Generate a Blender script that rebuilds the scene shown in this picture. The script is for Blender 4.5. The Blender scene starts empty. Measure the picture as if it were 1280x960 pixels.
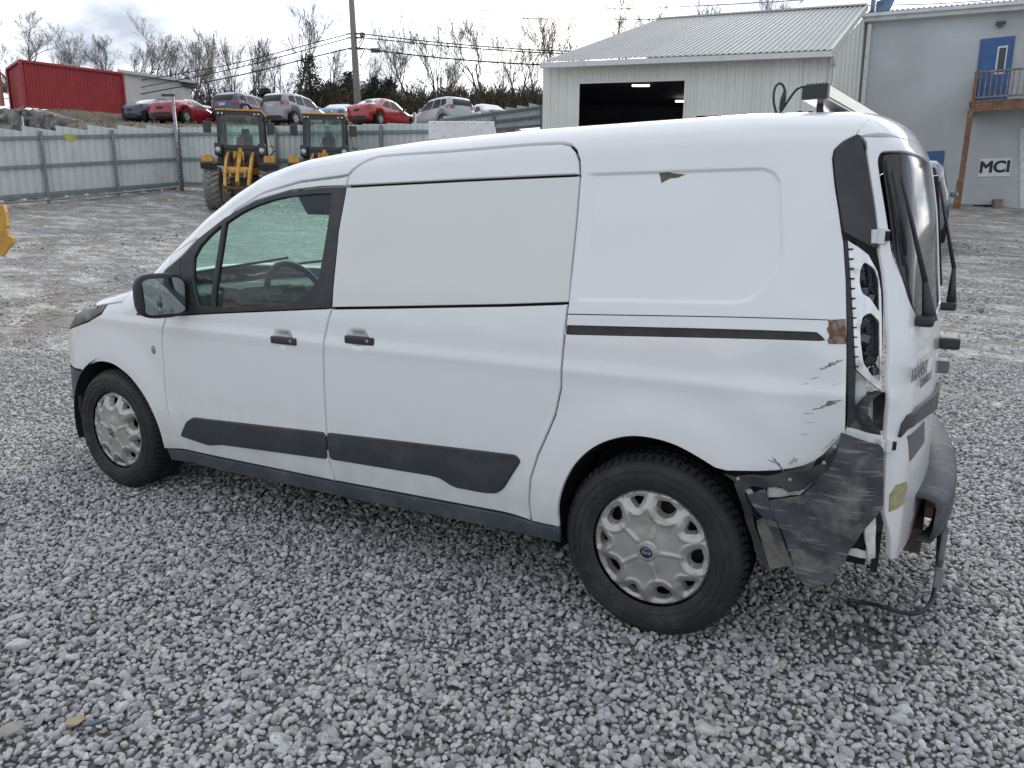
import bpy, bmesh, math, random
import numpy as np
from mathutils import Vector, Matrix, Euler
from mathutils.geometry import delaunay_2d_cdt
random.seed(7); RNG = np.random.default_rng(11)
SC = bpy.context.scene
COL = SC.collection

# ---------------------------------------------------------------- camera, world, sun, exposure
FPX = 925.0; CAM = np.array([.76873, -2.33075, 1.42426]); YAW, PIT, ROL = .513514, .207046, .005672
_F = np.array([-math.sin(YAW)*math.cos(PIT), math.cos(YAW)*math.cos(PIT), -math.sin(PIT)])
_R0 = np.array([math.cos(YAW), math.sin(YAW), 0.]); _U0 = np.cross(_R0, _F)
_R = _R0*math.cos(ROL)+_U0*math.sin(ROL); _U = -_R0*math.sin(ROL)+_U0*math.cos(ROL)
HEAD = np.array([-math.sin(YAW), math.cos(YAW), 0.])          # horizontal viewing direction
cd = bpy.data.cameras.new('camera'); cam = bpy.data.objects.new('camera', cd); COL.objects.link(cam)
cam.matrix_world = Matrix([[_R[0], _U[0], -_F[0], CAM[0]], [_R[1], _U[1], -_F[1], CAM[1]], [_R[2], _U[2], -_F[2], CAM[2]], [0, 0, 0, 1]])
cd.sensor_fit = 'HORIZONTAL'; cd.sensor_width = 36; cd.lens = 36*FPX/1280; cd.clip_end = 2000; cd.clip_start = .05
SC.camera = cam
SC.render.resolution_x = 1024; SC.render.resolution_y = 768
SC.view_settings.view_transform = 'Standard'; SC.view_settings.look = 'None'
SC.view_settings.exposure = 0.84; SC.view_settings.gamma = 1

SUN_EL = math.radians(24); SUN_AZ = math.atan2(math.sin(math.radians(100)), math.cos(math.radians(100)))   # direction towards the sun, from +X
sun_dir = Vector((math.cos(SUN_EL)*math.cos(SUN_AZ), math.cos(SUN_EL)*math.sin(SUN_AZ), math.sin(SUN_EL)))
sl = bpy.data.lights.new('sun', 'SUN'); sl.energy = 1.0; sl.angle = math.radians(14); sl.color = (1, .95, .88)
so = bpy.data.objects.new('sun', sl); COL.objects.link(so)
so.rotation_euler = sun_dir.to_track_quat('Z', 'Y').to_euler()

world = bpy.data.worlds.new('World'); SC.world = world; world.use_nodes = True
def build_world():
    nt = world.node_tree; N = nt.nodes; L = nt.links; N.clear()
    out = N.new('ShaderNodeOutputWorld'); bg = N.new('ShaderNodeBackground')
    sky = N.new('ShaderNodeTexSky'); sky.sky_type = 'NISHITA'; sky.sun_disc = False
    sky.sun_elevation = SUN_EL; sky.sun_rotation = math.pi/2-SUN_AZ; sky.dust_density = 1.6; sky.ozone_density = 1.5
    tc = N.new('ShaderNodeTexCoord')
    # flatten the direction so that clouds stretch towards the horizon
    sep = N.new('ShaderNodeSeparateXYZ'); L.new(tc.outputs['Generated'], sep.inputs[0])
    zz = N.new('ShaderNodeMath'); zz.operation = 'MAXIMUM'; zz.inputs[1].default_value = 0; L.new(sep.outputs[2], zz.inputs[0])
    za = N.new('ShaderNodeMath'); za.operation = 'ADD'; za.inputs[1].default_value = .18; L.new(zz.outputs[0], za.inputs[0])
    dx = N.new('ShaderNodeMath'); dx.operation = 'DIVIDE'; L.new(sep.outputs[0], dx.inputs[0]); L.new(za.outputs[0], dx.inputs[1])
    dy = N.new('ShaderNodeMath'); dy.operation = 'DIVIDE'; L.new(sep.outputs[1], dy.inputs[0]); L.new(za.outputs[0], dy.inputs[1])
    cmb = N.new('ShaderNodeCombineXYZ'); L.new(dx.outputs[0], cmb.inputs[0]); L.new(dy.outputs[0], cmb.inputs[1])
    n1 = N.new('ShaderNodeTexNoise'); n1.inputs['Scale'].default_value = 1.15; n1.inputs['Detail'].default_value = 7; n1.inputs['Roughness'].default_value = .55
    mp = N.new('ShaderNodeMapping'); mp.inputs['Location'].default_value = (3.4, 1.3, 0); L.new(cmb.outputs[0], mp.inputs[0]); L.new(mp.outputs[0], n1.inputs[0])
    cov = N.new('ShaderNodeValToRGB'); cov.color_ramp.elements[0].position = .36; cov.color_ramp.elements[1].position = .5; L.new(n1.outputs[0], cov.inputs[0])
    thick = N.new('ShaderNodeValToRGB')
    e = thick.color_ramp.elements; e[0].position = .46; e[0].color = (1, 1, 1, 1); e[1].position = .66; e[1].color = (.36, .385, .42, 1)
    L.new(n1.outputs[0], thick.inputs[0])
    # clouds thinner and brighter round the hidden sun
    dot = N.new('ShaderNodeVectorMath'); dot.operation = 'DOT_PRODUCT'; dot.inputs[1].default_value = sun_dir; L.new(tc.outputs['Generated'], dot.inputs[0])
    glow = N.new('ShaderNodeMapRange'); glow.inputs[1].default_value = .3; glow.inputs[2].default_value = 1; glow.inputs[3].default_value = 5.6; glow.inputs[4].default_value = 10.5; L.new(dot.outputs['Value'], glow.inputs[0])
    ccol = N.new('ShaderNodeMix'); ccol.data_type = 'RGBA'; ccol.blend_type = 'MULTIPLY'; ccol.inputs[0].default_value = 1
    L.new(thick.outputs[0], ccol.inputs[6])
    gl = N.new('ShaderNodeCombineColor')
    for i, k in enumerate((.955, .99, 1.05)):
        m = N.new('ShaderNodeMath'); m.operation = 'MULTIPLY'; m.inputs[1].default_value = k; L.new(glow.outputs[0], m.inputs[0]); L.new(m.outputs[0], gl.inputs[i])
    L.new(gl.outputs[0], ccol.inputs[7])
    mix = N.new('ShaderNodeMix'); mix.data_type = 'RGBA'; L.new(cov.outputs[0], mix.inputs[0]); L.new(sky.outputs[0], mix.inputs[6]); L.new(ccol.outputs[2], mix.inputs[7])
    L.new(mix.outputs[2], bg.inputs[0]); bg.inputs[1].default_value = .12
    L.new(bg.outputs[0], out.inputs[0])
build_world()

# ---------------------------------------------------------------- helpers
def at(px, py, dep):
    """point seen at a photograph pixel, a given horizontal distance ahead"""
    d = _F+_R*(px-640)/FPX-_U*(py-480)/FPX
    return CAM+d*dep/np.dot(d, HEAD)
def smooth(a): a = np.clip(a, 0, 1); return a*a*(3-2*a)
def _noise(shape=None): pass
def mat(name, col, rough=.6, metal=0, coat=0, spec=.5, var=0, vscale=3, dirt=None, dscale=2, dlo=.5, dhi=.65, bump=0, bscale=60, emit=None, objvar=0, alpha=None):
    m = bpy.data.materials.new(name); m.use_nodes = True; nt = m.node_tree; N = nt.nodes; L = nt.links
    b = N['Principled BSDF']; b.inputs['Base Color'].default_value = (*col, 1); b.inputs['Roughness'].default_value = rough
    b.inputs['Metallic'].default_value = metal; b.inputs['Coat Weight'].default_value = coat; b.inputs['Coat Roughness'].default_value = .04
    b.inputs['Specular IOR Level'].default_value = spec
    tc = N.new('ShaderNodeTexCoord'); cur = None
    def noise(sc, det=5, ro=.6):
        n = N.new('ShaderNodeTexNoise'); n.inputs['Scale'].default_value = sc; n.inputs['Detail'].default_value = det; n.inputs['Roughness'].default_value = ro
        L.new(tc.outputs['Object'], n.inputs['Vector']); return n
    if var:
        n = noise(vscale); r = N.new('ShaderNodeMapRange'); r.inputs[1].default_value = .3; r.inputs[2].default_value = .7; r.inputs[3].default_value = 1-var; r.inputs[4].default_value = 1+var
        L.new(n.outputs[0], r.inputs[0]); mx = N.new('ShaderNodeVectorMath'); mx.operation = 'SCALE'; mx.inputs[0].default_value = col; L.new(r.outputs[0], mx.inputs[3]); cur = mx.outputs[0]
    if objvar:
        oi = N.new('ShaderNodeObjectInfo'); r = N.new('ShaderNodeMapRange'); r.inputs[3].default_value = 1-objvar; r.inputs[4].default_value = 1+objvar
        L.new(oi.outputs['Random'], r.inputs[0]); mx = N.new('ShaderNodeVectorMath'); mx.operation = 'SCALE'; L.new(r.outputs[0], mx.inputs[3])
        if cur: L.new(cur, mx.inputs[0])
        else: mx.inputs[0].default_value = col
        cur = mx.outputs[0]
    if dirt:
        n = noise(dscale, 8, .65); r = N.new('ShaderNodeMapRange'); r.inputs[1].default_value = dlo; r.inputs[2].default_value = dhi; L.new(n.outputs[0], r.inputs[0])
        mx = N.new('ShaderNodeMix'); mx.data_type = 'RGBA'; L.new(r.outputs[0], mx.inputs[0])
        if cur: L.new(cur, mx.inputs[6])
        else: mx.inputs[6].default_value = (*col, 1)
        mx.inputs[7].default_value = (*dirt, 1); cur = mx.outputs[2]
    if cur: L.new(cur, b.inputs['Base Color'])
    if bump:
        n = noise(bscale, 4); bp = N.new('ShaderNodeBump'); bp.inputs['Strength'].default_value = bump; bp.inputs['Distance'].default_value = .01; L.new(n.outputs[0], bp.inputs['Height']); L.new(bp.outputs[0], b.inputs['Normal'])
    if emit: b.inputs['Emission Color'].default_value = (*emit[:3], 1); b.inputs['Emission Strength'].default_value = emit[3]
    return m
def glass(name, tint, refl=.06, rough=0.0):
    m = bpy.data.materials.new(name); m.use_nodes = True; N = m.node_tree.nodes; L = m.node_tree.links; N.clear()
    o = N.new('ShaderNodeOutputMaterial'); t = N.new('ShaderNodeBsdfTransparent'); t.inputs[0].default_value = (*tint, 1)
    g = N.new('ShaderNodeBsdfGlossy'); g.inputs['Roughness'].default_value = rough; fr = N.new('ShaderNodeFresnel'); fr.inputs[0].default_value = 1.5
    a = N.new('ShaderNodeMath'); a.operation = 'MULTIPLY'; a.inputs[1].default_value = refl*25; a.use_clamp = True; L.new(fr.outputs[0], a.inputs[0])
    mx = N.new('ShaderNodeMixShader'); L.new(a.outputs[0], mx.inputs[0]); L.new(t.outputs[0], mx.inputs[1]); L.new(g.outputs[0], mx.inputs[2]); L.new(mx.outputs[0], o.inputs[0])
    return m
def link(o, parent=None):
    COL.objects.link(o)
    if parent is not None: o.parent = parent
    return o
def mesh_obj(name, V, Fc, m, parent=None, smooth_=False, normals=None):
    me = bpy.data.meshes.new(name); me.from_pydata([tuple(map(float, v)) for v in V], [], [tuple(int(i) for i in f) for f in Fc]); me.update()
    ms = m if isinstance(m, (list, tuple)) else [m]
    for k in ms: me.materials.append(k)
    if smooth_ or normals is not None: me.polygons.foreach_set('use_smooth', [True]*len(me.polygons))
    if normals is not None: me.normals_split_custom_set_from_vertices([tuple(map(float, n)) for n in normals])
    return link(bpy.data.objects.new(name, me), parent)
class MB:
    """collects solids, then becomes ONE mesh object"""
    def __init__(s): s.V = []; s.F = []; s.sm = []
    def add(s, V, F, sm=False):
        o = len(s.V); s.V += [tuple(map(float, v)) for v in V]; s.F += [tuple(i+o for i in f) for f in F]; s.sm += [sm]*len(F); return s
    def box(s, c, size, M=None, bev=0):
        bm = bmesh.new(); bmesh.ops.create_cube(bm, size=1)
        for v in bm.verts: v.co = Vector((v.co.x*size[0], v.co.y*size[1], v.co.z*size[2]))
        if bev: bmesh.ops.bevel(bm, geom=bm.edges[:]+bm.verts[:], offset=bev, segments=2, profile=.6, affect='EDGES')
        for v in bm.verts:
            if M is not None: v.co = M @ v.co
            v.co += Vector(tuple(map(float, c)))
        s.add([v.co[:] for v in bm.verts], [[v.index for v in f.verts] for f in bm.faces] if not bm.verts.index_update() else []); bm.free(); return s
    def bar(s, a, b, w, h=None, up=(0, 0, 1)):
        a = Vector(tuple(map(float, a))); b = Vector(tuple(map(float, b))); h = h or w; d = (b-a); L = d.length; d.normalize(); up = Vector(up)
        x = d.cross(up)
        if x.length < 1e-3: x = d.cross(Vector((1, 0, 0)))
        x.normalize(); y = x.cross(d)
        M = Matrix((x, d, y)).transposed()
        return s.box((a+b)/2, (w, L, h), M)
    def tube(s, pts, r, n=8, cap=True):
        pts = [Vector(tuple(map(float, p))) for p in pts]; rs = r if hasattr(r, '__len__') else [r]*len(pts)
        V = []; F = []; prev = None
        for i, p in enumerate(pts):
            t = (pts[min(i+1, len(pts)-1)]-pts[max(i-1, 0)]).normalized()
            x = prev-t*prev.dot(t) if prev is not None else t.cross(Vector((0, 0, 1)) if abs(t.z) < .9 else Vector((1, 0, 0)))
            x.normalize(); prev = x; y = t.cross(x)
            for k in range(n):
                a = 2*math.pi*k/n; V.append(p+(x*math.cos(a)+y*math.sin(a))*rs[i])
        for i in range(len(pts)-1):
            for k in range(n): F.append((i*n+k, i*n+(k+1) % n, (i+1)*n+(k+1) % n, (i+1)*n+k))
        if cap: F.append(tuple(range(n))[::-1]); F.append(tuple((len(pts)-1)*n+k for k in range(n)))
        return s.add(V, F, True)
    def lathe(s, prof, c=(0, 0, 0), axis='Y', n=48, M=None):
        """prof: list of (radius, along axis); closed loop not assumed"""
        V = []; F = []
        for (r, h) in prof:
            for k in range(n):
                a = 2*math.pi*k/n
                p = Vector((r*math.cos(a), h, r*math.sin(a))) if axis == 'Y' else (Vector((r*math.cos(a), r*math.sin(a), h)) if axis == 'Z' else Vector((h, r*math.cos(a), r*math.sin(a))))
                if M is not None: p = M @ p
                V.append(p+Vector(tuple(map(float, c))))
        for i in range(len(prof)-1):
            for k in range(n): F.append((i*n+k, i*n+(k+1) % n, (i+1)*n+(k+1) % n, (i+1)*n+k))
        return s.add(V, F, True)
    def prism(s, poly, off):
        """poly: 3D points (planar), extruded by vector off"""
        n = len(poly); P = [Vector(tuple(map(float, p))) for p in poly]; o = Vector(tuple(map(float, off)))
        return s.add(P+[p+o for p in P], [tuple(range(n)), tuple(range(2*n-1, n-1, -1))]+[(i, i+n, (i+1) % n+n, (i+1) % n) for i in range(n)])
    def build(s, name, m, parent=None, recalc=True):
        me = bpy.data.meshes.new(name); me.from_pydata(s.V, [], s.F); me.update()
        if recalc:
            bm = bmesh.new(); bm.from_mesh(me); bmesh.ops.recalc_face_normals(bm, faces=bm.faces); bm.to_mesh(me); bm.free()
        me.materials.append(m); me.polygons.foreach_set('use_smooth', s.sm)
        return link(bpy.data.objects.new(name, me), parent)
def tag(o, label=None, cat=None, group=None, kind=None):
    for k, v in (('label', label), ('category', cat), ('group', group), ('kind', kind)):
        if v: o[k] = v
    return o
def empty(name, loc, label=None, cat=None, group=None, rz=0):
    o = bpy.data.objects.new(name, None); o.location = tuple(map(float, loc)); o.rotation_euler.z = rz; o.empty_display_size = .2
    link(o); return tag(o, label, cat, group)
def children_of(o): return [c for c in COL.objects if c.parent == o]
def copy_tree(o, parent=None):
    c = o.copy(); COL.objects.link(c); c.parent = parent
    for ch in children_of(o): copy_tree(ch, c)
    return c
def table(xs, ys, sig, lo, hi, n=1200):
    g = np.linspace(lo, hi, n); v = np.interp(g, xs, ys); k = int(3*sig/((hi-lo)/n))+1; w = np.exp(-.5*(np.arange(-k, k+1)*((hi-lo)/n)/sig)**2); w /= w.sum()
    v = np.convolve(np.pad(v, k, mode='edge'), w, 'valid'); return lambda x: np.interp(x, g, v)
def poly_sdf(P, poly, closed=True):
    """signed distance (negative inside) of points P (n,2) to a polygon"""
    poly = np.asarray(poly, float); d2 = np.full(len(P), 1e9); ins = np.zeros(len(P), bool); n = len(poly)
    for i in range(n if closed else n-1):
        a = poly[i]; b = poly[(i+1) % n]; e = b-a; w = P-a
        t = np.clip((w@e)/(e@e+1e-12), 0, 1); q = w-t[:, None]*e; d2 = np.minimum(d2, (q*q).sum(1))
        c = ((a[1] > P[:, 1]) != (b[1] > P[:, 1])) & (P[:, 0] < (b[0]-a[0])*(P[:, 1]-a[1])/(b[1]-a[1]+1e-15)+a[0]); ins ^= c
    d = np.sqrt(d2); return np.where(ins, -d, d) if closed else d
def round_poly(poly, r=.02, k=4):
    poly = [np.asarray(p, float) for p in poly]; out = []; n = len(poly)
    for i in range(n):
        a, b, c = poly[i-1], poly[i], poly[(i+1) % n]
        la = np.linalg.norm(a-b); lc = np.linalg.norm(c-b); q = min(r, la*.45, lc*.45)
        p0 = b+(a-b)/la*q; p1 = b+(c-b)/lc*q
        for j in range(k+1): t = j/k; out.append((1-t)**2*p0+2*t*(1-t)*b+t*t*p1)
    return out
def densify(poly, res, closed=True):
    poly = np.asarray(poly, float); out = []; n = len(poly)
    for i in range(n if closed else n-1):
        a = poly[i]; b = poly[(i+1) % n]; k = max(1, int(np.linalg.norm(b-a)/res+.999))
        for j in range(k): out.append(a+(b-a)*j/k)
    if not closed: out.append(poly[-1])
    return np.array(out)

class Body:
    """a closed car-like body given by an implicit function; panels are cut out of its skin"""
    def __init__(s, F, yc, z0=.9, base=None):
        s.F = F; s.yc = yc; s.z0 = z0
    def cast(s, O, D, tmax, tmin=0.):
        lo = np.full(len(O), tmin); hi = np.full(len(O), tmax)
        for _ in range(26):
            mid = (lo+hi)/2; ins = s.F(O+D*mid[:, None]) < 0; lo = np.where(ins, mid, lo); hi = np.where(ins, hi, mid)
        return O+D*((lo+hi)/2)[:, None]
    def to3(s, q, mode):
        q = np.asarray(q, float); n = len(q); z = np.zeros(n)
        if mode == 'fan':
            th = q[:, 1]/.9; return s.cast(np.stack([q[:, 0], z+s.yc, z+s.z0], 1), np.stack([z, -np.cos(th), np.sin(th)], 1), 1.6)
        if mode == 'side': return s.cast(np.stack([q[:, 0], z+s.yc, q[:, 1]], 1), np.stack([z, z-1, z], 1), 1.6)
        if mode == 'rear': return s.cast(np.stack([z, q[:, 0], q[:, 1]], 1), np.stack([z+1, z, z], 1), 3)
        if mode == 'front': return s.cast(np.stack([z+s.xm, q[:, 0], q[:, 1]], 1), np.stack([z-1, z, z], 1), 4)
        if mode == 'top': return s.cast(np.stack([q[:, 0], q[:, 1], z+.7], 1), np.stack([z, z, z+1], 1), 2)
    xm = -2.0
    def to2(s, P, mode):
        P = np.asarray(P, float)
        if mode == 'fan': return np.stack([P[:, 0], .9*np.arctan2(P[:, 2]-s.z0, s.yc-P[:, 1])], 1)
        if mode == 'side': return P[:, [0, 2]]
        if mode in ('rear', 'front'): return P[:, 1:3]
        return P[:, :2]
    def normal(s, P, e=.003):
        g = np.stack([s.F(P+np.eye(3)[i]*e)-s.F(P-np.eye(3)[i]*e) for i in range(3)], 1); return g/(np.linalg.norm(g, axis=1)[:, None]+1e-12)
    def pix(s, pts):
        """photograph pixels -> first hit of the sight line with the body"""
        pts = np.asarray(pts, float); D = _F[None]+_R[None]*((pts[:, 0]-640)/FPX)[:, None]-_U[None]*((pts[:, 1]-480)/FPX)[:, None]
        t = np.linspace(1.2, 7.5, 500); res = []
        for d, p in zip(D, pts):
            f = s.F(CAM[None]+d[None]*t[:, None]); k = np.where(f < 0)[0]
            if len(k) == 0: k = np.argmin(f); print('pix miss', p, round(float(f[k]), 3)); res.append(CAM+d*t[k]); continue
            lo, hi = t[k[0]-1], t[k[0]]
            for _ in range(22):
                m = (lo+hi)/2
                if s.F((CAM+d*m)[None])[0] < 0: hi = m
                else: lo = m
            res.append(CAM+d*hi)
        return np.array(res)
    def panel(s, name, outline, mode, m, parent, holes=(), gap=.0025, off=0., thick=.018, res=.03, label=None, cat=None, is2d=False, edge=.0015, mirror=False, extra=None):
        """outline/holes: 3D points on the skin (or 2D when is2d). One mesh with a rolled edge."""
        def prep(o, sgn):
            q = np.asarray(o, float) if is2d else s.to2(o, mode)
            q = densify(q, res); keep = [0]
            for i in range(1, len(q)):
                if np.linalg.norm(q[i]-q[keep[-1]]) > res*.12: keep.append(i)
            q = q[keep]
            a = .5*np.sum(q[:, 0]*np.roll(q[:, 1], -1)-np.roll(q[:, 0], -1)*q[:, 1])
            if a < 0: q = q[::-1]
            t = np.roll(q, -1, 0)-q; t /= np.linalg.norm(t, axis=1)[:, None]+1e-12; n = np.stack([-t[:, 1], t[:, 0]], 1)
            nn = n+np.roll(n, 1, 0); l = np.linalg.norm(nn, axis=1)[:, None]; nn = nn/np.maximum(l, .6)
            return q, q+nn*(gap*sgn), q+nn*((gap+edge)*sgn)
        loops = [prep(outline, 1)]+[prep(h, -1) for h in holes]
        inner = [l[2] for l in loops]
        lo = inner[0].min(0); hi = inner[0].max(0)
        gx = np.arange(lo[0]+res*.5, hi[0], res); gy = np.arange(lo[1]+res*.5, hi[1], res)
        G = np.stack(np.meshgrid(gx, gy), -1); G[1::2, :, 0] += res*.5; G = G.reshape(-1, 2)
        ok = poly_sdf(G, inner[0]) < -res*.35
        for h in inner[1:]: ok &= poly_sdf(G, h) > res*.35
        G = G[ok]
        if extra is not None:
            ok = poly_sdf(extra, inner[0]) < -res*.4
            for h in inner[1:]: ok &= poly_sdf(extra, h) > res*.4
            X = extra[ok]
            if len(X): G = G[[np.min(((X-g)**2).sum(1)) > (.0055)**2 for g in G]]; G = np.concatenate([G, X])
        verts = [tuple(p) for l in inner for p in l]; edges = []; o = 0
        for l in inner: edges += [(o+i, o+(i+1) % len(l)) for i in range(len(l))]; o += len(l)
        nb = o; verts += [tuple(p) for p in G]
        r = delaunay_2d_cdt([Vector(v) for v in verts], edges, [], 0, 1e-7)
        V2 = np.array([v[:] for v in r[0]]); T = np.array([f[:] for f in r[2] if len(f) == 3]); orig = r[3]
        C = V2[T].mean(1); k = poly_sdf(C, inner[0]) < 0
        for h in inner[1:]: k &= poly_sdf(C, h) > 0
        T = T[k]
        A = V2[T]; ar = (A[:, 1, 0]-A[:, 0, 0])*(A[:, 2, 1]-A[:, 0, 1])-(A[:, 2, 0]-A[:, 0, 0])*(A[:, 1, 1]-A[:, 0, 1]); T = T[np.abs(ar) > 1e-9]; ar = ar[np.abs(ar) > 1e-9]
        P = s.to3(V2, mode); Nn = s.normal(P); P = P+Nn*off
        c = np.cross(P[T[:, 1]]-P[T[:, 0]], P[T[:, 2]]-P[T[:, 0]]); flip = (c*Nn[T[:, 0]]).sum(1) < 0; T[flip] = T[flip][:, ::-1]
        back = {}
        for i, ol in enumerate(orig):
            for q in ol: back[q] = i
        Vs = [P]; Ns = [Nn]; Fs = [tuple(t) for t in T]; base = len(P); o = 0
        for li, (q0, q1, q2) in enumerate(loops):
            n = len(q2); idx = [back.get(o+i, 0) for i in range(n)]; o += n
            Pb = s.to3(q1, mode); Nb = s.normal(Pb); Pb = Pb+Nb*(off-edge); Po = s.to3(q0, mode)+Nb*(off-edge); od = Pb-P[idx]; od -= Nb*(od*Nb).sum(1)[:, None]; od /= np.linalg.norm(od, axis=1)[:, None]+1e-9
            Vs += [Pb, Pb-Nb*thick]; Ns += [od*.8+Nb*.6, od]
            for i in range(n):
                j = (i+1) % n; a, b = idx[i], idx[j]; c1, d1 = base+i, base+j; c2, d2 = base+n+i, base+n+j
                quad = [(a, b, d1, c1), (c1, d1, d2, c2)]
                if li > 0: pass
                Fs += quad
            base += 2*n
        V = np.concatenate(Vs); Nm = np.concatenate(Ns); Nm /= np.linalg.norm(Nm, axis=1)[:, None]+1e-12
        F2 = []
        for f in Fs:
            f = list(dict.fromkeys(f))
            if len(f) < 3: continue
            nn = np.cross(V[f[1]]-V[f[0]], V[f[2]]-V[f[0]])
            if (nn@Nm[list(f)].mean(0)) < 0: f = f[::-1]
            F2.append(f)
        if mirror:
            V = V.copy(); Nm = Nm.copy(); V[:, 1] = 2*s.yc-V[:, 1]; Nm[:, 1] *= -1; F2 = [f[::-1] for f in F2]
        ob = mesh_obj(name, V, F2, m, parent, normals=Nm); tag(ob, label, cat); return ob
def smax2(a, b, r):
    """rounded intersection of two half spaces given by distances a and b"""
    return np.minimum(-r, np.maximum(a, b))+np.sqrt(np.maximum(a+r, 0)**2+np.maximum(b+r, 0)**2)

# ================================================================ THE WHITE VAN
YC = .9175; WZ = .325; WB = 3.062
HW = table([.1, .2, .27, .33, .42, .5, .56, .66, .8, .905, .935, .965, 1.05, 1.12, 1.18, 1.3, 1.45, 1.6, 1.7, 1.84, 2.1], [.85, .875, .895, .905, .915, .9175, .913, .9115, .9135, .9145, .9190, .9120, .908, .902, .893, .868, .838, .805, .783, .75, .69], .012, .1, 2.1)
XR = table([.1, .3, .5, .9, 1.1, 1.5, 1.75, 1.84, 2.1], [.79, .815, .83, .82, .81, .755, .70, .655, .5], .03, .1, 2.1)
XF = table([.1, .25, .4, .6, .8, .95, 1.0, 1.1, 2.1], [-3.84, -3.92, -3.945, -3.945, -3.92, -3.86, -3.8, -3.6, -3.], .03, .1, 2.1)
ZT = table([-4.1, -3.95, -3.75, -3.55, -3.46, -3.28, -3.05, -2.92, -2.86, -2.7, -2.55, -2.4, -2.2, -2.0, -1.85, -1.73, -1.5, -1.11, -.62, .2, .5, .65, .8, 1.], [.70, .80, .90, .955, .98, 1.045, 1.095, 1.13, 1.165, 1.275, 1.378, 1.475, 1.58, 1.665, 1.70, 1.722, 1.745, 1.77, 1.785, 1.79, 1.775, 1.745, 1.66, 1.5], .02, -4.1, 1.)
REC = None
HANDLES = []
def van_F(P):
    x, y, z = P[:, 0], P[:, 1], P[:, 2]; h = np.abs(y-YC)
    hw = HW(z)-.05*np.clip((x-.1)/.6, 0, 1)**2-.06*np.clip((-2.2-x)/1.2, 0, 1)**2*(z > -1)
    for wx in (0., -WB):
        r = np.hypot(x-wx, z-WZ); hw = hw+.016*smooth(1-(r-.40)/.20)*(r < .62)*smooth((z-.2)/.15)
    if REC is not None:
        s = poly_sdf(P[:, [0, 2]], REC); hw = hw-.0075*smooth(.5-s/.013)*smooth((x-np.interp(z, SEAM_Z, SEAM_X)-.008)/.06)
    for hx, hz in HANDLES:
        q = ((x-hx)/.062)**2+((z-hz)/.034)**2; hw = hw-.022*smooth(1.15-q)
    # dents at the damaged rear corner
    hw = hw-.010*np.exp(-((x-.40)/.10)**2-((z-.98)/.10)**2)-.012*np.exp(-((x-.50)/.06)**2-((z-.80)/.12)**2)+.004*np.exp(-((x-.33)/.05)**2-((z-.86)/.07)**2)
    a = h-hw
    q = np.clip(1-(h/.68)**2, -.8, 1)
    xs = x+.17*q*smooth((-1.3-x)/.5)
    zr = ZT(xs)+(.03+.025*smooth((x+2.8)/.6))*q
    d = (z-zr)*(1-.2*smooth((-1.75-x)/.2)*smooth((x+3.05)/.15))
    f = smax2(a, d, .085)
    f = smax2(f, x-XR(z)+.075*(h/.8)**2, .12)
    f = smax2(f, XF(z)+.36*(np.minimum(h, .95)/.85)**2.6-x, .16)
    return np.maximum(f, .16-z)
VB = Body(van_F, YC, .9)
pix = VB.pix
def chai(P, k=2):
    P = np.asarray(P, float)
    for _ in range(k):
        Q = [P[0]]
        for a, b in zip(P[:-1], P[1:]): Q += [a*.75+b*.25, a*.25+b*.75]
        P = np.array(Q+[P[-1]])
    return P
def mir(P): P = np.array(P, float); P[:, 1] = 2*YC-P[:, 1]; return P
HANDLES = [(q[0], q[2]) for q in pix([(353, 423), (447, 423)])]
_s = pix([(725, 219), (721, 270), (715, 330), (710, 378), (706, 414)])[::-1]; SEAM_Z = _s[:, 2]; SEAM_X = _s[:, 0]
_r = pix([(745, 218), (954, 211), (967, 216), (975, 228), (977, 317), (971, 336), (951, 362), (937, 374), (921, 378), (735, 379)])
REC = _r[:, [0, 2]]; REC[0, 0] = REC[-1, 0] = -.62

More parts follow.
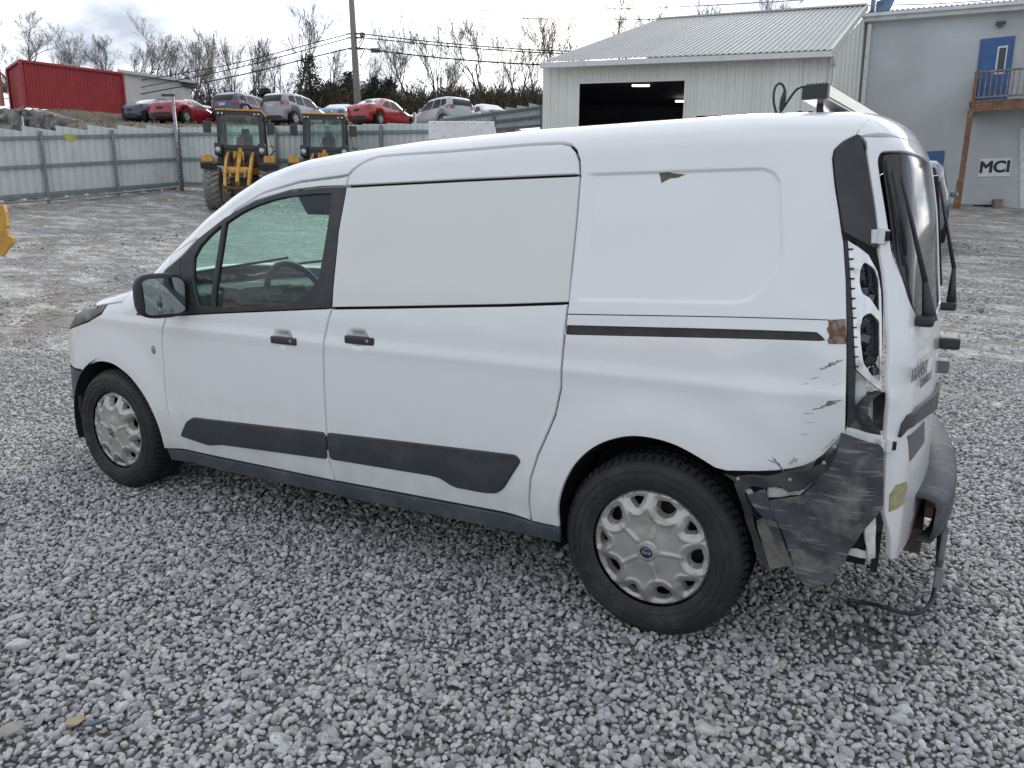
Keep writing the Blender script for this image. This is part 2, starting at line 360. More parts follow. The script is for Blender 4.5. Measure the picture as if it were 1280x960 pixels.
PAINT = mat('white_paint', (.80, .81, .82), .32, coat=1.0, var=.015, vscale=2.5)
def paint_dirt(m):
    """road film towards the sills: dust that really sits there, plus fine speckle"""
    nt = m.node_tree; N = nt.nodes; L = nt.links; b = N['Principled BSDF']; src = b.inputs['Base Color'].links[0].from_socket
    g = N.new('ShaderNodeNewGeometry'); sp = N.new('ShaderNodeSeparateXYZ'); L.new(g.outputs['Position'], sp.inputs[0])
    r = N.new('ShaderNodeMapRange'); r.inputs[1].default_value = .72; r.inputs[2].default_value = .25; L.new(sp.outputs[2], r.inputs[0])
    n = N.new('ShaderNodeTexNoise'); n.inputs['Scale'].default_value = 9; n.inputs['Detail'].default_value = 8; L.new(g.outputs['Position'], n.inputs['Vector'])
    mu = N.new('ShaderNodeMath'); mu.operation = 'MULTIPLY'; L.new(r.outputs[0], mu.inputs[0]); L.new(n.outputs[0], mu.inputs[1])
    m2 = N.new('ShaderNodeMath'); m2.operation = 'MULTIPLY'; m2.inputs[1].default_value = 1.0; m2.use_clamp = True; L.new(mu.outputs[0], m2.inputs[0])
    ng = N.new('ShaderNodeTexNoise'); ng.inputs['Scale'].default_value = 300; ng.inputs['Detail'].default_value = 2; L.new(g.outputs['Position'], ng.inputs['Vector'])
    sg = N.new('ShaderNodeMapRange'); sg.inputs[1].default_value = .72; sg.inputs[2].default_value = .80; sg.inputs[4].default_value = .35; L.new(ng.outputs[0], sg.inputs[0])
    mxx = N.new('ShaderNodeMath'); mxx.operation = 'MAXIMUM'; L.new(m2.outputs[0], mxx.inputs[0]); L.new(sg.outputs[0], mxx.inputs[1])
    mx = N.new('ShaderNodeMix'); mx.data_type = 'RGBA'; L.new(mxx.outputs[0], mx.inputs[0]); L.new(src, mx.inputs[6]); mx.inputs[7].default_value = (.42, .40, .37, 1); L.new(mx.outputs[2], b.inputs['Base Color'])
    mr = N.new('ShaderNodeMath'); mr.operation = 'MULTIPLY_ADD'; mr.inputs[1].default_value = .5; mr.inputs[2].default_value = .30; L.new(mxx.outputs[0], mr.inputs[0]); L.new(mr.outputs[0], b.inputs['Roughness'])
    cw = N.new('ShaderNodeMath'); cw.operation = 'SUBTRACT'; cw.inputs[0].default_value = 1; L.new(mxx.outputs[0], cw.inputs[1]); L.new(cw.outputs[0], b.inputs['Coat Weight'])
paint_dirt(PAINT)
WRAP = mat('white_vinyl', (.73, .74, .73), .55, var=.02, vscale=3)
BLKP = mat('black_plastic', (.022, .024, .028), .5, var=.25, vscale=40, dirt=(.06, .06, .06), dscale=6, dlo=.45, dhi=.8)
CLAD = mat('grey_cladding', (.030, .034, .040), .48, var=.15, vscale=25, dirt=(.07, .07, .07), dscale=5, dlo=.5, dhi=.85, bump=.15, bscale=500)
SILL = mat('sill_plastic', (.055, .064, .078), .5, var=.15, vscale=20, dirt=(.13, .125, .12), dscale=7, dlo=.45, dhi=.8)
DARK = mat('dark_cavity', (.012, .012, .013), .8)
RUBBER = mat('rubber', (.018, .018, .019), .7, dirt=(.06, .058, .055), dscale=9, dlo=.48, dhi=.8, bump=.2, bscale=80)
STEEL = mat('grey_steel', (.32, .33, .34), .45, metal=.6, dirt=(.12, .11, .10), dscale=12)
BARE = mat('bare_metal', (.50, .50, .48), .4, metal=.5, dirt=(.2, .18, .15), dscale=14)
RUST = mat('rusty_metal', (.26, .23, .20), .7, metal=.2, dirt=(.17, .075, .04), dscale=30, dlo=.47, dhi=.56, bump=.4, bscale=60)
COVER = mat('wheel_cover_silver', (.46, .45, .42), .38, metal=.55, var=.08, vscale=8, dirt=(.25, .22, .18), dscale=10, dlo=.52, dhi=.75)
GLASS_F = glass('side_glass', (.84, .95, .90), .05)
def crazed_glass():
    m = bpy.data.materials.new('crazed_windshield'); m.use_nodes = True; N = m.node_tree.nodes; L = m.node_tree.links; N.clear()
    o = N.new('ShaderNodeOutputMaterial'); tr = N.new('ShaderNodeBsdfTransparent'); tr.inputs[0].default_value = (.42, .62, .53, 1)
    df = N.new('ShaderNodeBsdfTranslucent'); df.inputs[0].default_value = (.44, .60, .53, 1); df2 = N.new('ShaderNodeBsdfDiffuse'); df2.inputs[0].default_value = (.5, .7, .62, 1)
    ad = N.new('ShaderNodeAddShader'); L.new(df.outputs[0], ad.inputs[0]); L.new(df2.outputs[0], ad.inputs[1])
    tc = N.new('ShaderNodeTexCoord')
    mp = N.new('ShaderNodeMapping'); mp.inputs['Scale'].default_value = (1, .45, 1.0); L.new(tc.outputs['Object'], mp.inputs[0])
    nz = N.new('ShaderNodeTexNoise'); nz.inputs['Scale'].default_value = 3; L.new(mp.outputs[0], nz.inputs[0])
    ds = N.new('ShaderNodeVectorMath'); ds.operation = 'MULTIPLY_ADD'; ds.inputs[1].default_value = (.12, .12, .12); L.new(nz.outputs['Color'], ds.inputs[0]); L.new(mp.outputs[0], ds.inputs[2])
    v = N.new('ShaderNodeTexVoronoi'); v.feature = 'DISTANCE_TO_EDGE'; v.inputs['Scale'].default_value = 38; L.new(ds.outputs[0], v.inputs[0])
    v2 = N.new('ShaderNodeTexVoronoi'); v2.feature = 'DISTANCE_TO_EDGE'; v2.inputs['Scale'].default_value = 3.2; L.new(ds.outputs[0], v2.inputs[0])
    r = N.new('ShaderNodeMapRange'); r.inputs[1].default_value = .0; r.inputs[2].default_value = .035; r.inputs[3].default_value = 1; r.inputs[4].default_value = 0; L.new(v.outputs[0], r.inputs[0])
    r2 = N.new('ShaderNodeMapRange'); r2.inputs[1].default_value = .0; r2.inputs[2].default_value = .02; r2.inputs[3].default_value = 1; r2.inputs[4].default_value = 0; L.new(v2.outputs[0], r2.inputs[0])
    n3 = N.new('ShaderNodeTexNoise'); n3.inputs['Scale'].default_value = 2.6; n3.inputs['Detail'].default_value = 4; L.new(mp.outputs[0], n3.inputs[0])
    r3 = N.new('ShaderNodeMapRange'); r3.inputs[1].default_value = .47; r3.inputs[2].default_value = .62; L.new(n3.outputs[0], r3.inputs[0])
    mu = N.new('ShaderNodeMath'); mu.operation = 'MULTIPLY'; L.new(r.outputs[0], mu.inputs[0]); L.new(r3.outputs[0], mu.inputs[1])
    mxm = N.new('ShaderNodeMath'); mxm.operation = 'MAXIMUM'; L.new(mu.outputs[0], mxm.inputs[0]); n5 = N.new('ShaderNodeTexNoise'); n5.inputs['Scale'].default_value = 55; n5.inputs['Detail'].default_value = 6; n5.inputs['Roughness'].default_value = .75; mp5 = N.new('ShaderNodeMapping'); mp5.inputs['Scale'].default_value = (1, .7, 1.2); L.new(tc.outputs['Object'], mp5.inputs[0]); L.new(mp5.outputs[0], n5.inputs[0]); r5 = N.new('ShaderNodeMapRange'); r5.inputs[1].default_value = .52; r5.inputs[2].default_value = .80; r5.inputs[4].default_value = .55; L.new(n5.outputs[0], r5.inputs[0]); L.new(r5.outputs[0], mxm.inputs[1])
    m3 = N.new('ShaderNodeMath'); m3.operation = 'MULTIPLY_ADD'; m3.inputs[1].default_value = .55; m3.inputs[2].default_value = .25; L.new(mxm.outputs[0], m3.inputs[0])
    mx = N.new('ShaderNodeMixShader'); L.new(m3.outputs[0], mx.inputs[0]); L.new(tr.outputs[0], mx.inputs[1]); L.new(ad.outputs[0], mx.inputs[2])
    g = N.new('ShaderNodeBsdfGlossy'); g.inputs['Roughness'].default_value = .03; m4 = N.new('ShaderNodeMixShader'); m4.inputs[0].default_value = .07; L.new(mx.outputs[0], m4.inputs[1]); L.new(g.outputs[0], m4.inputs[2]); L.new(m4.outputs[0], o.inputs[0])
    return m
CRAZED = crazed_glass()
REARGL = mat('rear_glass', (.035, .038, .042), .08, spec=.35)

van = empty('white_van', (0, 0, 0), 'long white panel van with a torn rear corner, missing tail light and hanging bumper skin', 'van')
def pan(name, outline, mode='fan', m=None, far=True, **k):
    k.setdefault('res', .02); k.setdefault('gap', .0044)
    o = VB.panel(name, outline, mode, m or PAINT, k.pop('parent', van), **k)
    if far:
        kk = dict(k); kk['res'] = max(.05, k['res']*2); kk['mirror'] = True; kk.pop('label', None); VB.panel(name, outline, mode, m or PAINT, van, **kk)
    return o
# outlines (photograph pixels of seams, cast onto the skin)
seamA = pix([(213, 331), (215, 319), (235, 304), (260, 291), (295, 261), (329, 241), (375, 227), (423, 221), (435, 219)])
seamB = pix([(440, 213), (449, 206), (460, 200), (475, 195), (560, 189), (667, 180), (703, 178.5), (714, 181), (720, 188), (724, 200), (725, 219)])
seamC = pix([(721, 270), (715, 330), (710, 378), (706, 414), (703, 443), (701, 485), (694, 518), (685, 540), (672, 569), (663, 598), (661, 627), (664, 652)])
bseam = pix([(415, 385), (410, 400), (405, 423), (404, 445), (405, 491), (408, 552), (413, 585), (419, 602)])
fseam = pix([(208, 395), (203, 412), (202, 430), (204, 450), (206, 491), (212, 524), (220, 545), (228, 562)])
rarch = pix(chai([(699, 660), (697, 636), (701, 617), (708, 598), (721, 578), (739, 562), (759, 552), (785, 546), (812, 548), (841, 556), (866, 569), (893, 586)]))
qbot = pix(chai([(908, 590), (960, 591), (1000, 586), (1025, 575), (1044, 555), (1058, 540)], 1))
lampL = pix([(1059, 500), (1060, 450), (1060, 400), (1059, 350), (1056, 303), (1054, 292)])
trimL = pix([(1050, 262), (1045, 230), (1042, 198), (1044, 188), (1055, 178), (1071, 170)])
trimR = pix([(1075, 190), (1085, 240), (1092, 284), (1095, 310)])
lampR = pix([(1102, 340), (1106, 370), (1107, 400), (1107, 470), (1106, 545)])
rail = pix([(707, 408), (1020, 417), (1030, 425), (707, 417)])
def ray2(q, mode): return VB.to3(np.array(q, float), mode)
Htop = .62
ditch = lambda x: ray2([(x, YC-Htop)], 'top')[0]
ws_side = [ditch(-1.93)]+[ray2([(x, YC-h)], 'top')[0] for x, h in ((-2.1, .635), (-2.3, .655), (-2.5, .675), (-2.7, .69), (-2.86, .70))]
A0 = trimL[-1]
pA = pix([(188, 348), (190, 361), (207, 337)])
body_out = list(pA)+list(seamA)+list(seamB)+list(seamC)+list(rarch)+list(qbot)+list(lampL)+list(trimL)+[ditch(.58), ditch(0), ditch(-1)]+ws_side
_d = densify(REC, .012); _t = np.roll(_d, -1, 0)-np.roll(_d, 1, 0); _t /= np.linalg.norm(_t, axis=1)[:, None]; _n = np.stack([_t[:, 1], -_t[:, 0]], 1)
_e = np.concatenate([_d+_n*o for o in (-.0165, -.011, -.0065, -.0025, .0015, .0055, .010)]); _e = _e[_e[:, 0] > np.interp(_e[:, 1], SEAM_Z, SEAM_X)+.028]
EX = VB.to2(VB.to3(_e, 'side'), 'fan')
side = pan('body_side', body_out, holes=[list(rail)], res=.014, extra=EX)
pan('door_track', rail, m=BLKP, gap=-.008, off=-.009, far=False, res=.03)
pan('joint_line', pix([(709, 392), (1056, 400.2), (1056, 401.4), (709, 393.4)]), m=BLKP, gap=0, off=.0006, thick=.002, edge=.0003, res=.03, far=False)
# doors
winF = pix([(180, 395), (207, 337), (227, 321), (249, 297), (281, 272), (317, 252.5), (363, 239), (400, 234.5), (433, 233.5), (423, 289), (414, 385)])
fr_out = list(seamA)+list(pix([(433, 233)]))+list(pix([(400, 234), (363, 238.5), (317, 252), (281, 271.5), (249, 296), (227, 320), (214, 331)]))
pan('door_frame', fr_out, label='white upper frame of front door', res=.02)
pan('front_door', list(fseam)+list(bseam[::-1])+list(pix([(300, 390), (255, 392)])))
slide_top = list(seamA[-1:])+list(seamB)+list(pix([(688, 220.3), (651, 222.0), (615, 223.7), (580, 225.3), (543, 227.3), (506, 229.2), (470, 231.1), (433, 233)]))
pan('sliding_door_top', slide_top, gap=.0054)
pan('window_blank', list(pix([(433, 234), (470, 231.9), (506, 230), (543, 228.1), (580, 226.1), (615, 224.5), (651, 222.8), (688, 221.1), (725, 219.5), (721, 270), (715, 330), (711, 378), (635, 380.6), (560, 382), (490, 383.4), (415, 384.5), (423, 289)])), m=WRAP, off=.001, gap=.003, label='matt greyish white blank panel in place of window')
pan('sliding_door', list(pix([(415, 385.5), (490, 384.4), (560, 383), (635, 381.6), (710, 379)]))+list(seamC[3:])+list(bseam[::-1][:-1]), gap=.0054)
# window trim, glass
g1 = pix([(282, 279), (300, 267), (317, 258.5), (340, 250.5), (363, 245.5), (390, 243), (415, 242), (409, 284), (399, 344), (394, 354), (381, 368), (368, 377), (355, 381.5), (268, 384)])
g2 = pix([(277, 281), (262, 294), (249, 309), (242, 322), (241, 350), (248, 383), (263, 384.5)])
pan('window_trim', winF, m=BLKP, holes=[round_poly(g1, .01, 3), round_poly(g2, .008, 3)], gap=.001, off=.001, res=.03)
pan('side_window', g1, m=GLASS_F, gap=-.004, off=-.010, thick=.003, res=.08)
pan('quarter_window', g2, m=GLASS_F, gap=-.004, off=-.010, thick=.003, res=.08)
# fender, bumper, hood, headlight
farch = pix(chai([(205, 561), (200, 540), (192, 519), (180, 495), (164, 473), (150, 461), (138, 454), (124, 452), (112, 456), (103, 463)]))
XN = -3.60
nose = lambda z: ray2([(XN, .9*math.atan2(z-.9, .84))], 'fan')[0]
def nose_at(z):
    th = np.linspace(-.75, .4, 60); P = ray2(np.stack([np.full(60, XN), .9*th], 1), 'fan'); i = np.argmin(abs(P[:, 2]-z)); return P[i]
archf = [nose_at(.60)]
hl_low = [nose_at(.80), ray2([(-3.40, .9*math.atan2(.90-.9, .8))], 'fan')[0]]
hood_seam = pix([(135, 380), (153, 377), (166, 363)])
af = [P for P in pix([(104, 463), (99, 472)])]
fender = list(fseam)+list(farch)+[af[0]]+[nose_at(.63)]+[nose_at(.72)]+[nose_at(.83)]+list(pix([(110, 402), (127, 392)]))+list(hood_seam)+list(pix([(188, 348), (190, 361), (170, 393)]))
pan('fender', fender, res=.018)
hl = [nose_at(.84)]+list(pix([(111, 401), (127, 391), (135, 380.5), (120, 384)]))+[nose_at(.945)]
LENS = mat('headlight_lens', (.05, .05, .05), .3, spec=.4, dirt=(.22, .18, .12), dscale=14)
pan('headlight', hl, m=LENS)
lowb = [af[0], af[1]]+list(pix([(92+2, 500)]) if False else [])
aw = ray2([(-3.44, .9*math.atan2(.36-.9, .86)), (-3.40, .9*math.atan2(.25-.9, .86)), (XN, .9*math.atan2(.22-.9, .8))], 'fan')
pan('bumper_corner', [af[0], af[1]]+list(aw)+[nose_at(.4), nose_at(.62)], m=SILL)
nc = [nose_at(z) for z in (.25, .4, .55, .62)]
def fy(z, y): return ray2([(y, z)], 'front')[0]
def fpoly(z0, z1):
    a = nose_at(z0); b = nose_at(z1); ys = np.linspace(a[1], 2*YC-a[1], 14); ys2 = np.linspace(b[1], 2*YC-b[1], 14)
    return [fy(z0, y) for y in ys]+[fy(z1, y) for y in ys2[::-1]]
for nm, z0, z1, m in (('lower_bumper', .24, .42, SILL), ('front_bumper', .42, .60, PAINT), ('grille', .60, .82, BLKP), ('nose_panel', .82, .93, PAINT)):
    VB.panel(nm, fpoly(z0, z1), 'front', m, van, res=.05)
cowl = [ray2([(x, YC-h)], 'top')[0] for x, h in ((-2.87, .70), (-2.95, .5), (-3.0, .25), (-3.02, 0))]
hood_n = [nose_at(.945)]+list(pix([(120, 383)]))+list(hood_seam)+cowl
hf = [ray2([(x, YC-h)], 'top')[0] for x, h in ((-3.80, 0), (-3.78, .3), (-3.72, .5))]
hood = hood_n+[p for p in mir(hood_n)[::-1]][1:]+list(mir(hf)[::-1])+hf[1:]
VB.panel('hood', hood, 'top', PAINT, van, res=.05)
ws = ws_side+cowl[1:]; wsf = list(mir(ws)[::-1]); top = [ray2([(x, YC-h)], 'top')[0] for x, h in ((-2.08, 0), (-2.04, .3))]
wsout = ws+wsf[1:]+[mir([top[1]])[0], top[0], top[1]]
VB.panel('windshield', wsout, 'top', CRAZED, van, res=.04, gap=.004, thick=.004)
sail = pan('mirror_sail', pix([(170, 394), (207, 338.5), (213, 333), (226, 322), (227, 345), (240, 392)]), m=BLKP, off=.003)
# roof with rear header
zt = A0[2]; ys = np.linspace(A0[1], YC, 10)
hdr = [ray2([(y, zt+.012*(1-((y-YC)/.75)**2))], 'rear')[0] for y in ys]
roof_n = [top[0], top[1], ditch(-1.93), ditch(-1), ditch(0), ditch(.58), A0]+hdr[1:]
roof = roof_n+list(mir(roof_n)[::-1])[1:-1]
VB.panel('roof', roof, 'fan', PAINT, van, res=.03, gap=-.004, off=.0006)
VB.panel('dark_inner_shell', pix([(433, 226), (470, 205), (560, 196), (700, 190), (722, 214), (700, 480), (668, 600), (664, 640), (420, 592), (232, 553), (212, 490), (209, 402), (300, 396), (413, 391)]), 'fan', DARK, van, off=-.028, res=.06)  # unseen dark sheet added behind the doors to keep the seam gaps dark
# rear door pair
VP_Z0 = .40
dl = [A0]+list(trimR)+list(lampR)+list(pix([(1104, 600), (1103, 642)]))
low = [ray2([(y, z)], 'rear')[0] for y, z in ((.13, .415), (.2, .39), (.5, .40), (.9175-.003, .405))]
mid = [ray2([(YC, z)], 'rear')[0] for z in (.6, .9, 1.2, 1.5, 1.65)]
win_r = [(.20, 1.655), (.86, 1.67), (.875, 1.3), (.865, 1.17), (.45, 1.135), (.30, 1.16), (.245, 1.22)]
WR = list(pix([(1146, 394), (1139, 380), (1130, 350), (1118, 322), (1110, 265), (1104, 225), (1101, 200), (1104, 190.5), (1122, 190)]))+[ray2([q], 'rear')[0] for q in ((.70, 1.66), (.86, 1.67), (.875, 1.3), (.865, 1.17), (.55, 1.15))]
plate = [(.36, .80), (.84, .80), (.84, .60), (.36, .60)]
PR = [ray2([q], 'rear')[0] for q in plate]
dout = dl+low+mid+hdr[::-1][1:-1]
pan('rear_door', dout, 'rear', holes=[round_poly(WR, .05)], res=.022)
pan('rear_window', [p for p in round_poly(WR, .05)], 'rear', m=REARGL, off=-.003, thick=.004, res=.06)
pan('pillar_trim', list(trimL[:-1])+list(pix([(1071, 169), (1075, 170), (1080, 190), (1089, 240), (1095, 284), (1097, 309)]))+list(pix([(1090, 309), (1075, 301), (1062, 294), (1055, 290)])), m=BLKP, off=.006, gap=.0)

# fixed bits of the near side
pan('door_moulding', round_poly(pix([(226, 545), (233, 527), (242, 521), (407, 540), (410, 574), (277, 556), (262, 557)]), .02), m=CLAD, off=.010, gap=.001, edge=.006)
pan('door_moulding', round_poly(pix([(409, 540), (645, 568), (652, 576), (630, 611), (621, 617), (605, 616), (568, 609), (549, 597), (535, 594), (413, 574)]), .02), m=CLAD, off=.010, gap=.001, edge=.006)
sill_t = pix([(207, 563), (228, 564), (419, 604), (664, 654), (697, 661)])
sill_b = []
for p in sill_t[::-1]:
    q = p.copy(); q[2] = p[2]-.085; sill_b.append(VB.to3(VB.to2([q], 'fan'), 'fan')[0])
pan('sill', list(sill_t)+sill_b, m=SILL, off=-.006, gap=.0015, res=.03, edge=.004)
GRIP = mat('worn_handle', (.02, .021, .024), .4, coat=.3)  # even black plastic colour of the door handles
for (px, py) in ((358, 428.5), (452, 429)):
    p = pix([(px, py)])[0]; n = VB.normal(p[None])[0]; c = p+n*.018+np.array([.004, 0, 0])
    b = MB(); M = Euler((0, 0, 0)).to_matrix()
    b.box(c, (.158, .022, .034), None, .008); b.box(c+np.array([.062, .012, 0]), (.03, .035, .028), None, .006); b.box(c+np.array([-.066, .012, 0]), (.02, .035, .024), None, .006)
    h = b.build('door_handle', GRIP, van)
    MB().lathe([(0, -.001), (.008, 0), (.008, .003)], c+np.array([.045, -.0115, 0]), 'Y', 16).build('keyhole', STEEL, h)
p = pix([(192, 437)])[0]; AMB = mat('dull_amber_lens', (.30, .25, .20), .25, coat=.6)
MB().lathe([(0, -.008), (.012, -.007), (.019, -.002), (.021, .004)], p, 'Y', 20, Matrix.Diagonal((.8, 1, 1.2)).to_3x3()).build('side_marker', AMB, van)

# mirror
def door_mirror(far=False):
    c = pix([(233, 369)])[0]; c = np.array([c[0]-.03, -.10, c[2]+.005]); pr = pix([(233, 369)])[0]
    b = MB(); bm = bmesh.new(); bmesh.ops.create_uvsphere(bm, u_segments=28, v_segments=18, radius=1)
    for v in bm.verts:
        x, y, z = v.co; k = lambda t, e: math.copysign(abs(t)**e, t)
        v.co = Vector((k(x, .75)*.075, k(y, .6)*.118, k(z, .6)*.105))
        if v.co.x > .012: v.co.x = .012+(v.co.x-.012)*.25
    V = [(np.array(v.co[:])) for v in bm.verts]; bm.verts.index_update(); Fs = [[v.index for v in f.verts] for f in bm.faces]; bm.free()
    rot = Matrix.Rotation(math.radians(-14), 3, 'Z')
    V = [np.array((rot @ Vector(v))[:])+c for v in V]
    Y = (lambda V: [np.array([v[0], 2*YC-v[1], v[2]]) for v in V]) if far else (lambda V: V)
    b.add(Y(V), Fs, True); b.bar(*Y([c+np.array([-.01, .07, -.06]), np.array([c[0]-.03, .06, c[2]-.075])]), .05, .035)
    o = b.build('door_mirror', BLKP, van)
    g = round_poly([(-.088, -.078), (-.092, .068), (-.07, .082), (.075, .084), (.098, .06), (.094, -.07), (.07, -.084), (-.06, -.086)], .02)
    GP = [np.array((rot @ Vector((.0335, q[0], q[1])))[:])+c for q in g]
    mm = MB(); mm.prism(Y(GP), (.003, 0, 0)); mm.build('mirror_glass', mat('mirror_glass', (.30, .36, .36), .03, metal=1, dirt=(.2, .24, .24), dscale=20), o)
door_mirror(); door_mirror(True)

# wheel cover with ten openings, tyre, steel wheel
def wheel(x, y, rz, rot0, side=1):
    w = empty('wheel', (x, y, WZ)); w.parent = van; w.rotation_euler = (0, rot0, rz)
    R = .328
    prof = [(.215, -.020), (.225, -.030), (.245, -.038), (.275, -.040), (.300, -.034), (.314, -.022), (.322, -.008), (.326, .02), (.327, .06), (.327, .13), (.325, .165), (.316, .185), (.300, .2), (.25, .21), (.21, .2)]
    t = MB().lathe(prof, (0, .0, 0), 'Y', 72)
    for r in (.238, .262, .287): t.lathe([(r-.0015, -.0395 if r > .24 else -.036), (r, -.0425 if r > .24 else -.0385), (r+.0015, -.0395 if r > .24 else -.036)], (0, 0, 0), 'Y', 72)
    t.build('tyre', RUBBER, w)
    tr = MB(); nb = 66
    for k in range(nb):
        a = 2*math.pi*k/nb; ca, sa = math.cos(a), math.sin(a)
        for j, yy in enumerate((-.002, .045, .09, .135, .172)):
            a2 = a+(.5*(j % 2))*2*math.pi/nb; ca, sa = math.cos(a2), math.sin(a2)
            M = Matrix(((-sa, 0, ca), (0, 1, 0), (ca, 0, sa))) @ Matrix.Rotation((.35 if j < 2 else -.35), 3, 'Z')
            rr = .322 if j in (0, 4) else .327
            if j == 0: M = Matrix(((-sa, 0, ca), (0, 1, 0), (ca, 0, sa))) @ Matrix.Rotation(.5, 3, 'X')
            tr.box((ca*rr, yy, sa*rr), (.021, .034, .012), M)
    tag(tr.build('tread_blocks', RUBBER, w), kind='stuff')
    # steel wheel behind
    MB().lathe([(.21, .0), (.205, .05), (.19, .06), (.15, .045), (.08, .03), (.0, .03)], (0, 0, 0), 'Y', 40).build('steel_wheel', DARK, w)
    # cover: flat outline with holes, given relief
    RC = .213
    holes = []
    for k in range(5):
        a = 2*math.pi*k/5
        def pt(r, d): return (r*math.cos(a+d), r*math.sin(a+d))
        holes.append([pt(.184, -.21), pt(.192, 0), pt(.184, .21), pt(.158, .22), pt(.136, .10), pt(.136, -.10), pt(.158, -.22)])
        a = 2*math.pi*(k+.5)/5
        holes.append([pt(.188, -.16), pt(.193, 0), pt(.188, .16), pt(.152, .035), pt(.152, -.035)])
    holes = [round_poly(h, .008, 3) for h in holes]
    outer = [(RC*math.cos(t), RC*math.sin(t)) for t in np.linspace(0, 2*math.pi, 97)[:-1]]
    loops = [densify(outer, .02)]+[densify(h, .006) for h in holes]
    g = np.arange(-RC, RC, .0045); G = np.stack(np.meshgrid(g, g), -1).reshape(-1, 2); ok = np.hypot(*G.T) < RC-.004
    for h in holes: ok &= poly_sdf(G, h) > .003
    verts = [tuple(p) for l in loops for p in l]+[tuple(p) for p in G[ok]]; E = []; o = 0
    for l in loops: E += [(o+i, o+(i+1) % len(l)) for i in range(len(l))]; o += len(l)
    r = delaunay_2d_cdt([Vector(v) for v in verts], E, [], 0, 1e-7); V2 = np.array([v[:] for v in r[0]]); T = np.array([f[:] for f in r[2] if len(f) == 3]); C = V2[T].mean(1)
    k = np.hypot(*C.T) < RC-.0005
    for h in holes: k &= poly_sdf(C, h) > 0
    T = T[k]
    def hgt(P):
        rr = np.hypot(P[:, 0], P[:, 1]); a = np.arctan2(P[:, 1], P[:, 0])
        y = -.016-.022*smooth((.205-rr)/.06)-.006*smooth((.10-rr)/.06)
        y += .012*smooth((rr-.203)/.01)
        hd = np.full(len(P), 1.)
        for i, h in enumerate(holes):
            d = poly_sdf(P, h); hd = np.minimum(hd, d)
        y += .009*smooth(1-hd/.014)-.0035*np.exp(-((hd-.022)/.005)**2)
        f = ((a/(2*math.pi/5)) % 1.0); dd = np.minimum(f, 1-f)*(2*math.pi/5)*rr     # ridge lines towards the large openings
        y -= .0045*np.exp(-(dd/.007)**2)*smooth((rr-.035)/.02)*smooth((.135-rr)/.03)
        y -= .008*smooth((.037-rr)/.006)-.005*smooth((.026-rr)/.004)
        return y
    y = hgt(V2); V = [(p[0], yy, p[1]) for p, yy in zip(V2, y)]
    F = [tuple(t) for t in T]; back = {}
    for i, ol in enumerate(r[3]):
        for q in ol: back[q] = i
    o = 0
    for li, l in enumerate(loops):
        n = len(l); idx = [back[o+i] for i in range(n)]; o += n; base = len(V); cen = np.mean(l, 0)
        for i in idx:
            q = V2[i]; s_ = 1.0 if li == 0 else .72; q = cen+(q-cen)*s_; V.append((q[0], y[i]+(.026 if li else .02), q[1]))
        for i in range(n): F.append((idx[i], idx[(i+1) % n], base+(i+1) % n, base+i))
    me = bpy.data.meshes.new('wheel_cover'); me.from_pydata([tuple(map(float, v)) for v in V], [], [tuple(map(int, f)) for f in F]); me.update()
    bm = bmesh.new(); bm.from_mesh(me); bmesh.ops.recalc_face_normals(bm, faces=bm.faces); bm.to_mesh(me); bm.free()
    me.materials.append(COVER); me.polygons.foreach_set('use_smooth', [True]*len(me.polygons)); me.set_sharp_from_angle(angle=math.radians(38))
    wc = link(bpy.data.objects.new('wheel_cover', me), w)
    EMB = mat('blue_emblem', (.010, .020, .060), .2, coat=1)
    e = MB().lathe([(0, -.0595), (.019, -.059), (.0225, -.0565)], (0, 0, 0), 'Y', 28).build('hub_emblem', EMB, w)
    tx = text_mesh('emblem_script', 'Ford', .016, mat('emblem_silver', (.7, .7, .72), .3, metal=.6), e, shear=.3)
    tx.matrix_local = Matrix.Translation((0, -.0603, 0)) @ Matrix.Rotation(-rot0, 4, 'Y') @ Matrix.Rotation(math.pi/2, 4, 'X')
    ring = MB().lathe([(.0225, -.056), (.0245, -.059), (.0275, -.052)], (0, 0, 0), 'Y', 28).build('emblem_ring', COVER, w)
    return w
def text_mesh(name, s, size, m, parent=None, extr=.0006, shear=0, bold=0):
    cu = bpy.data.curves.new(name, 'FONT'); cu.body = s; cu.size = size; cu.align_x = 'CENTER'; cu.align_y = 'CENTER'; cu.extrude = extr; cu.shear = shear; cu.bevel_depth = bold
    t = bpy.data.objects.new(name, cu); COL.objects.link(t); dg = bpy.context.evaluated_depsgraph_get(); me = bpy.data.meshes.new_from_object(t.evaluated_get(dg))
    bpy.data.objects.remove(t); me.materials.clear(); me.materials.append(m); return link(bpy.data.objects.new(name, me), parent)
w0 = wheel(0, .045, 0, math.radians(-72))
w1 = wheel(-WB, .05, math.radians(0), math.radians(-20))
for wx in (0, -WB):
    f = MB().lathe([(.215, -.02), (.28, -.04), (.326, -.005), (.327, .15), (.28, .2), (.0, .2)], (wx, 1.6, WZ), 'Y', 40).build('tyre', RUBBER, van)

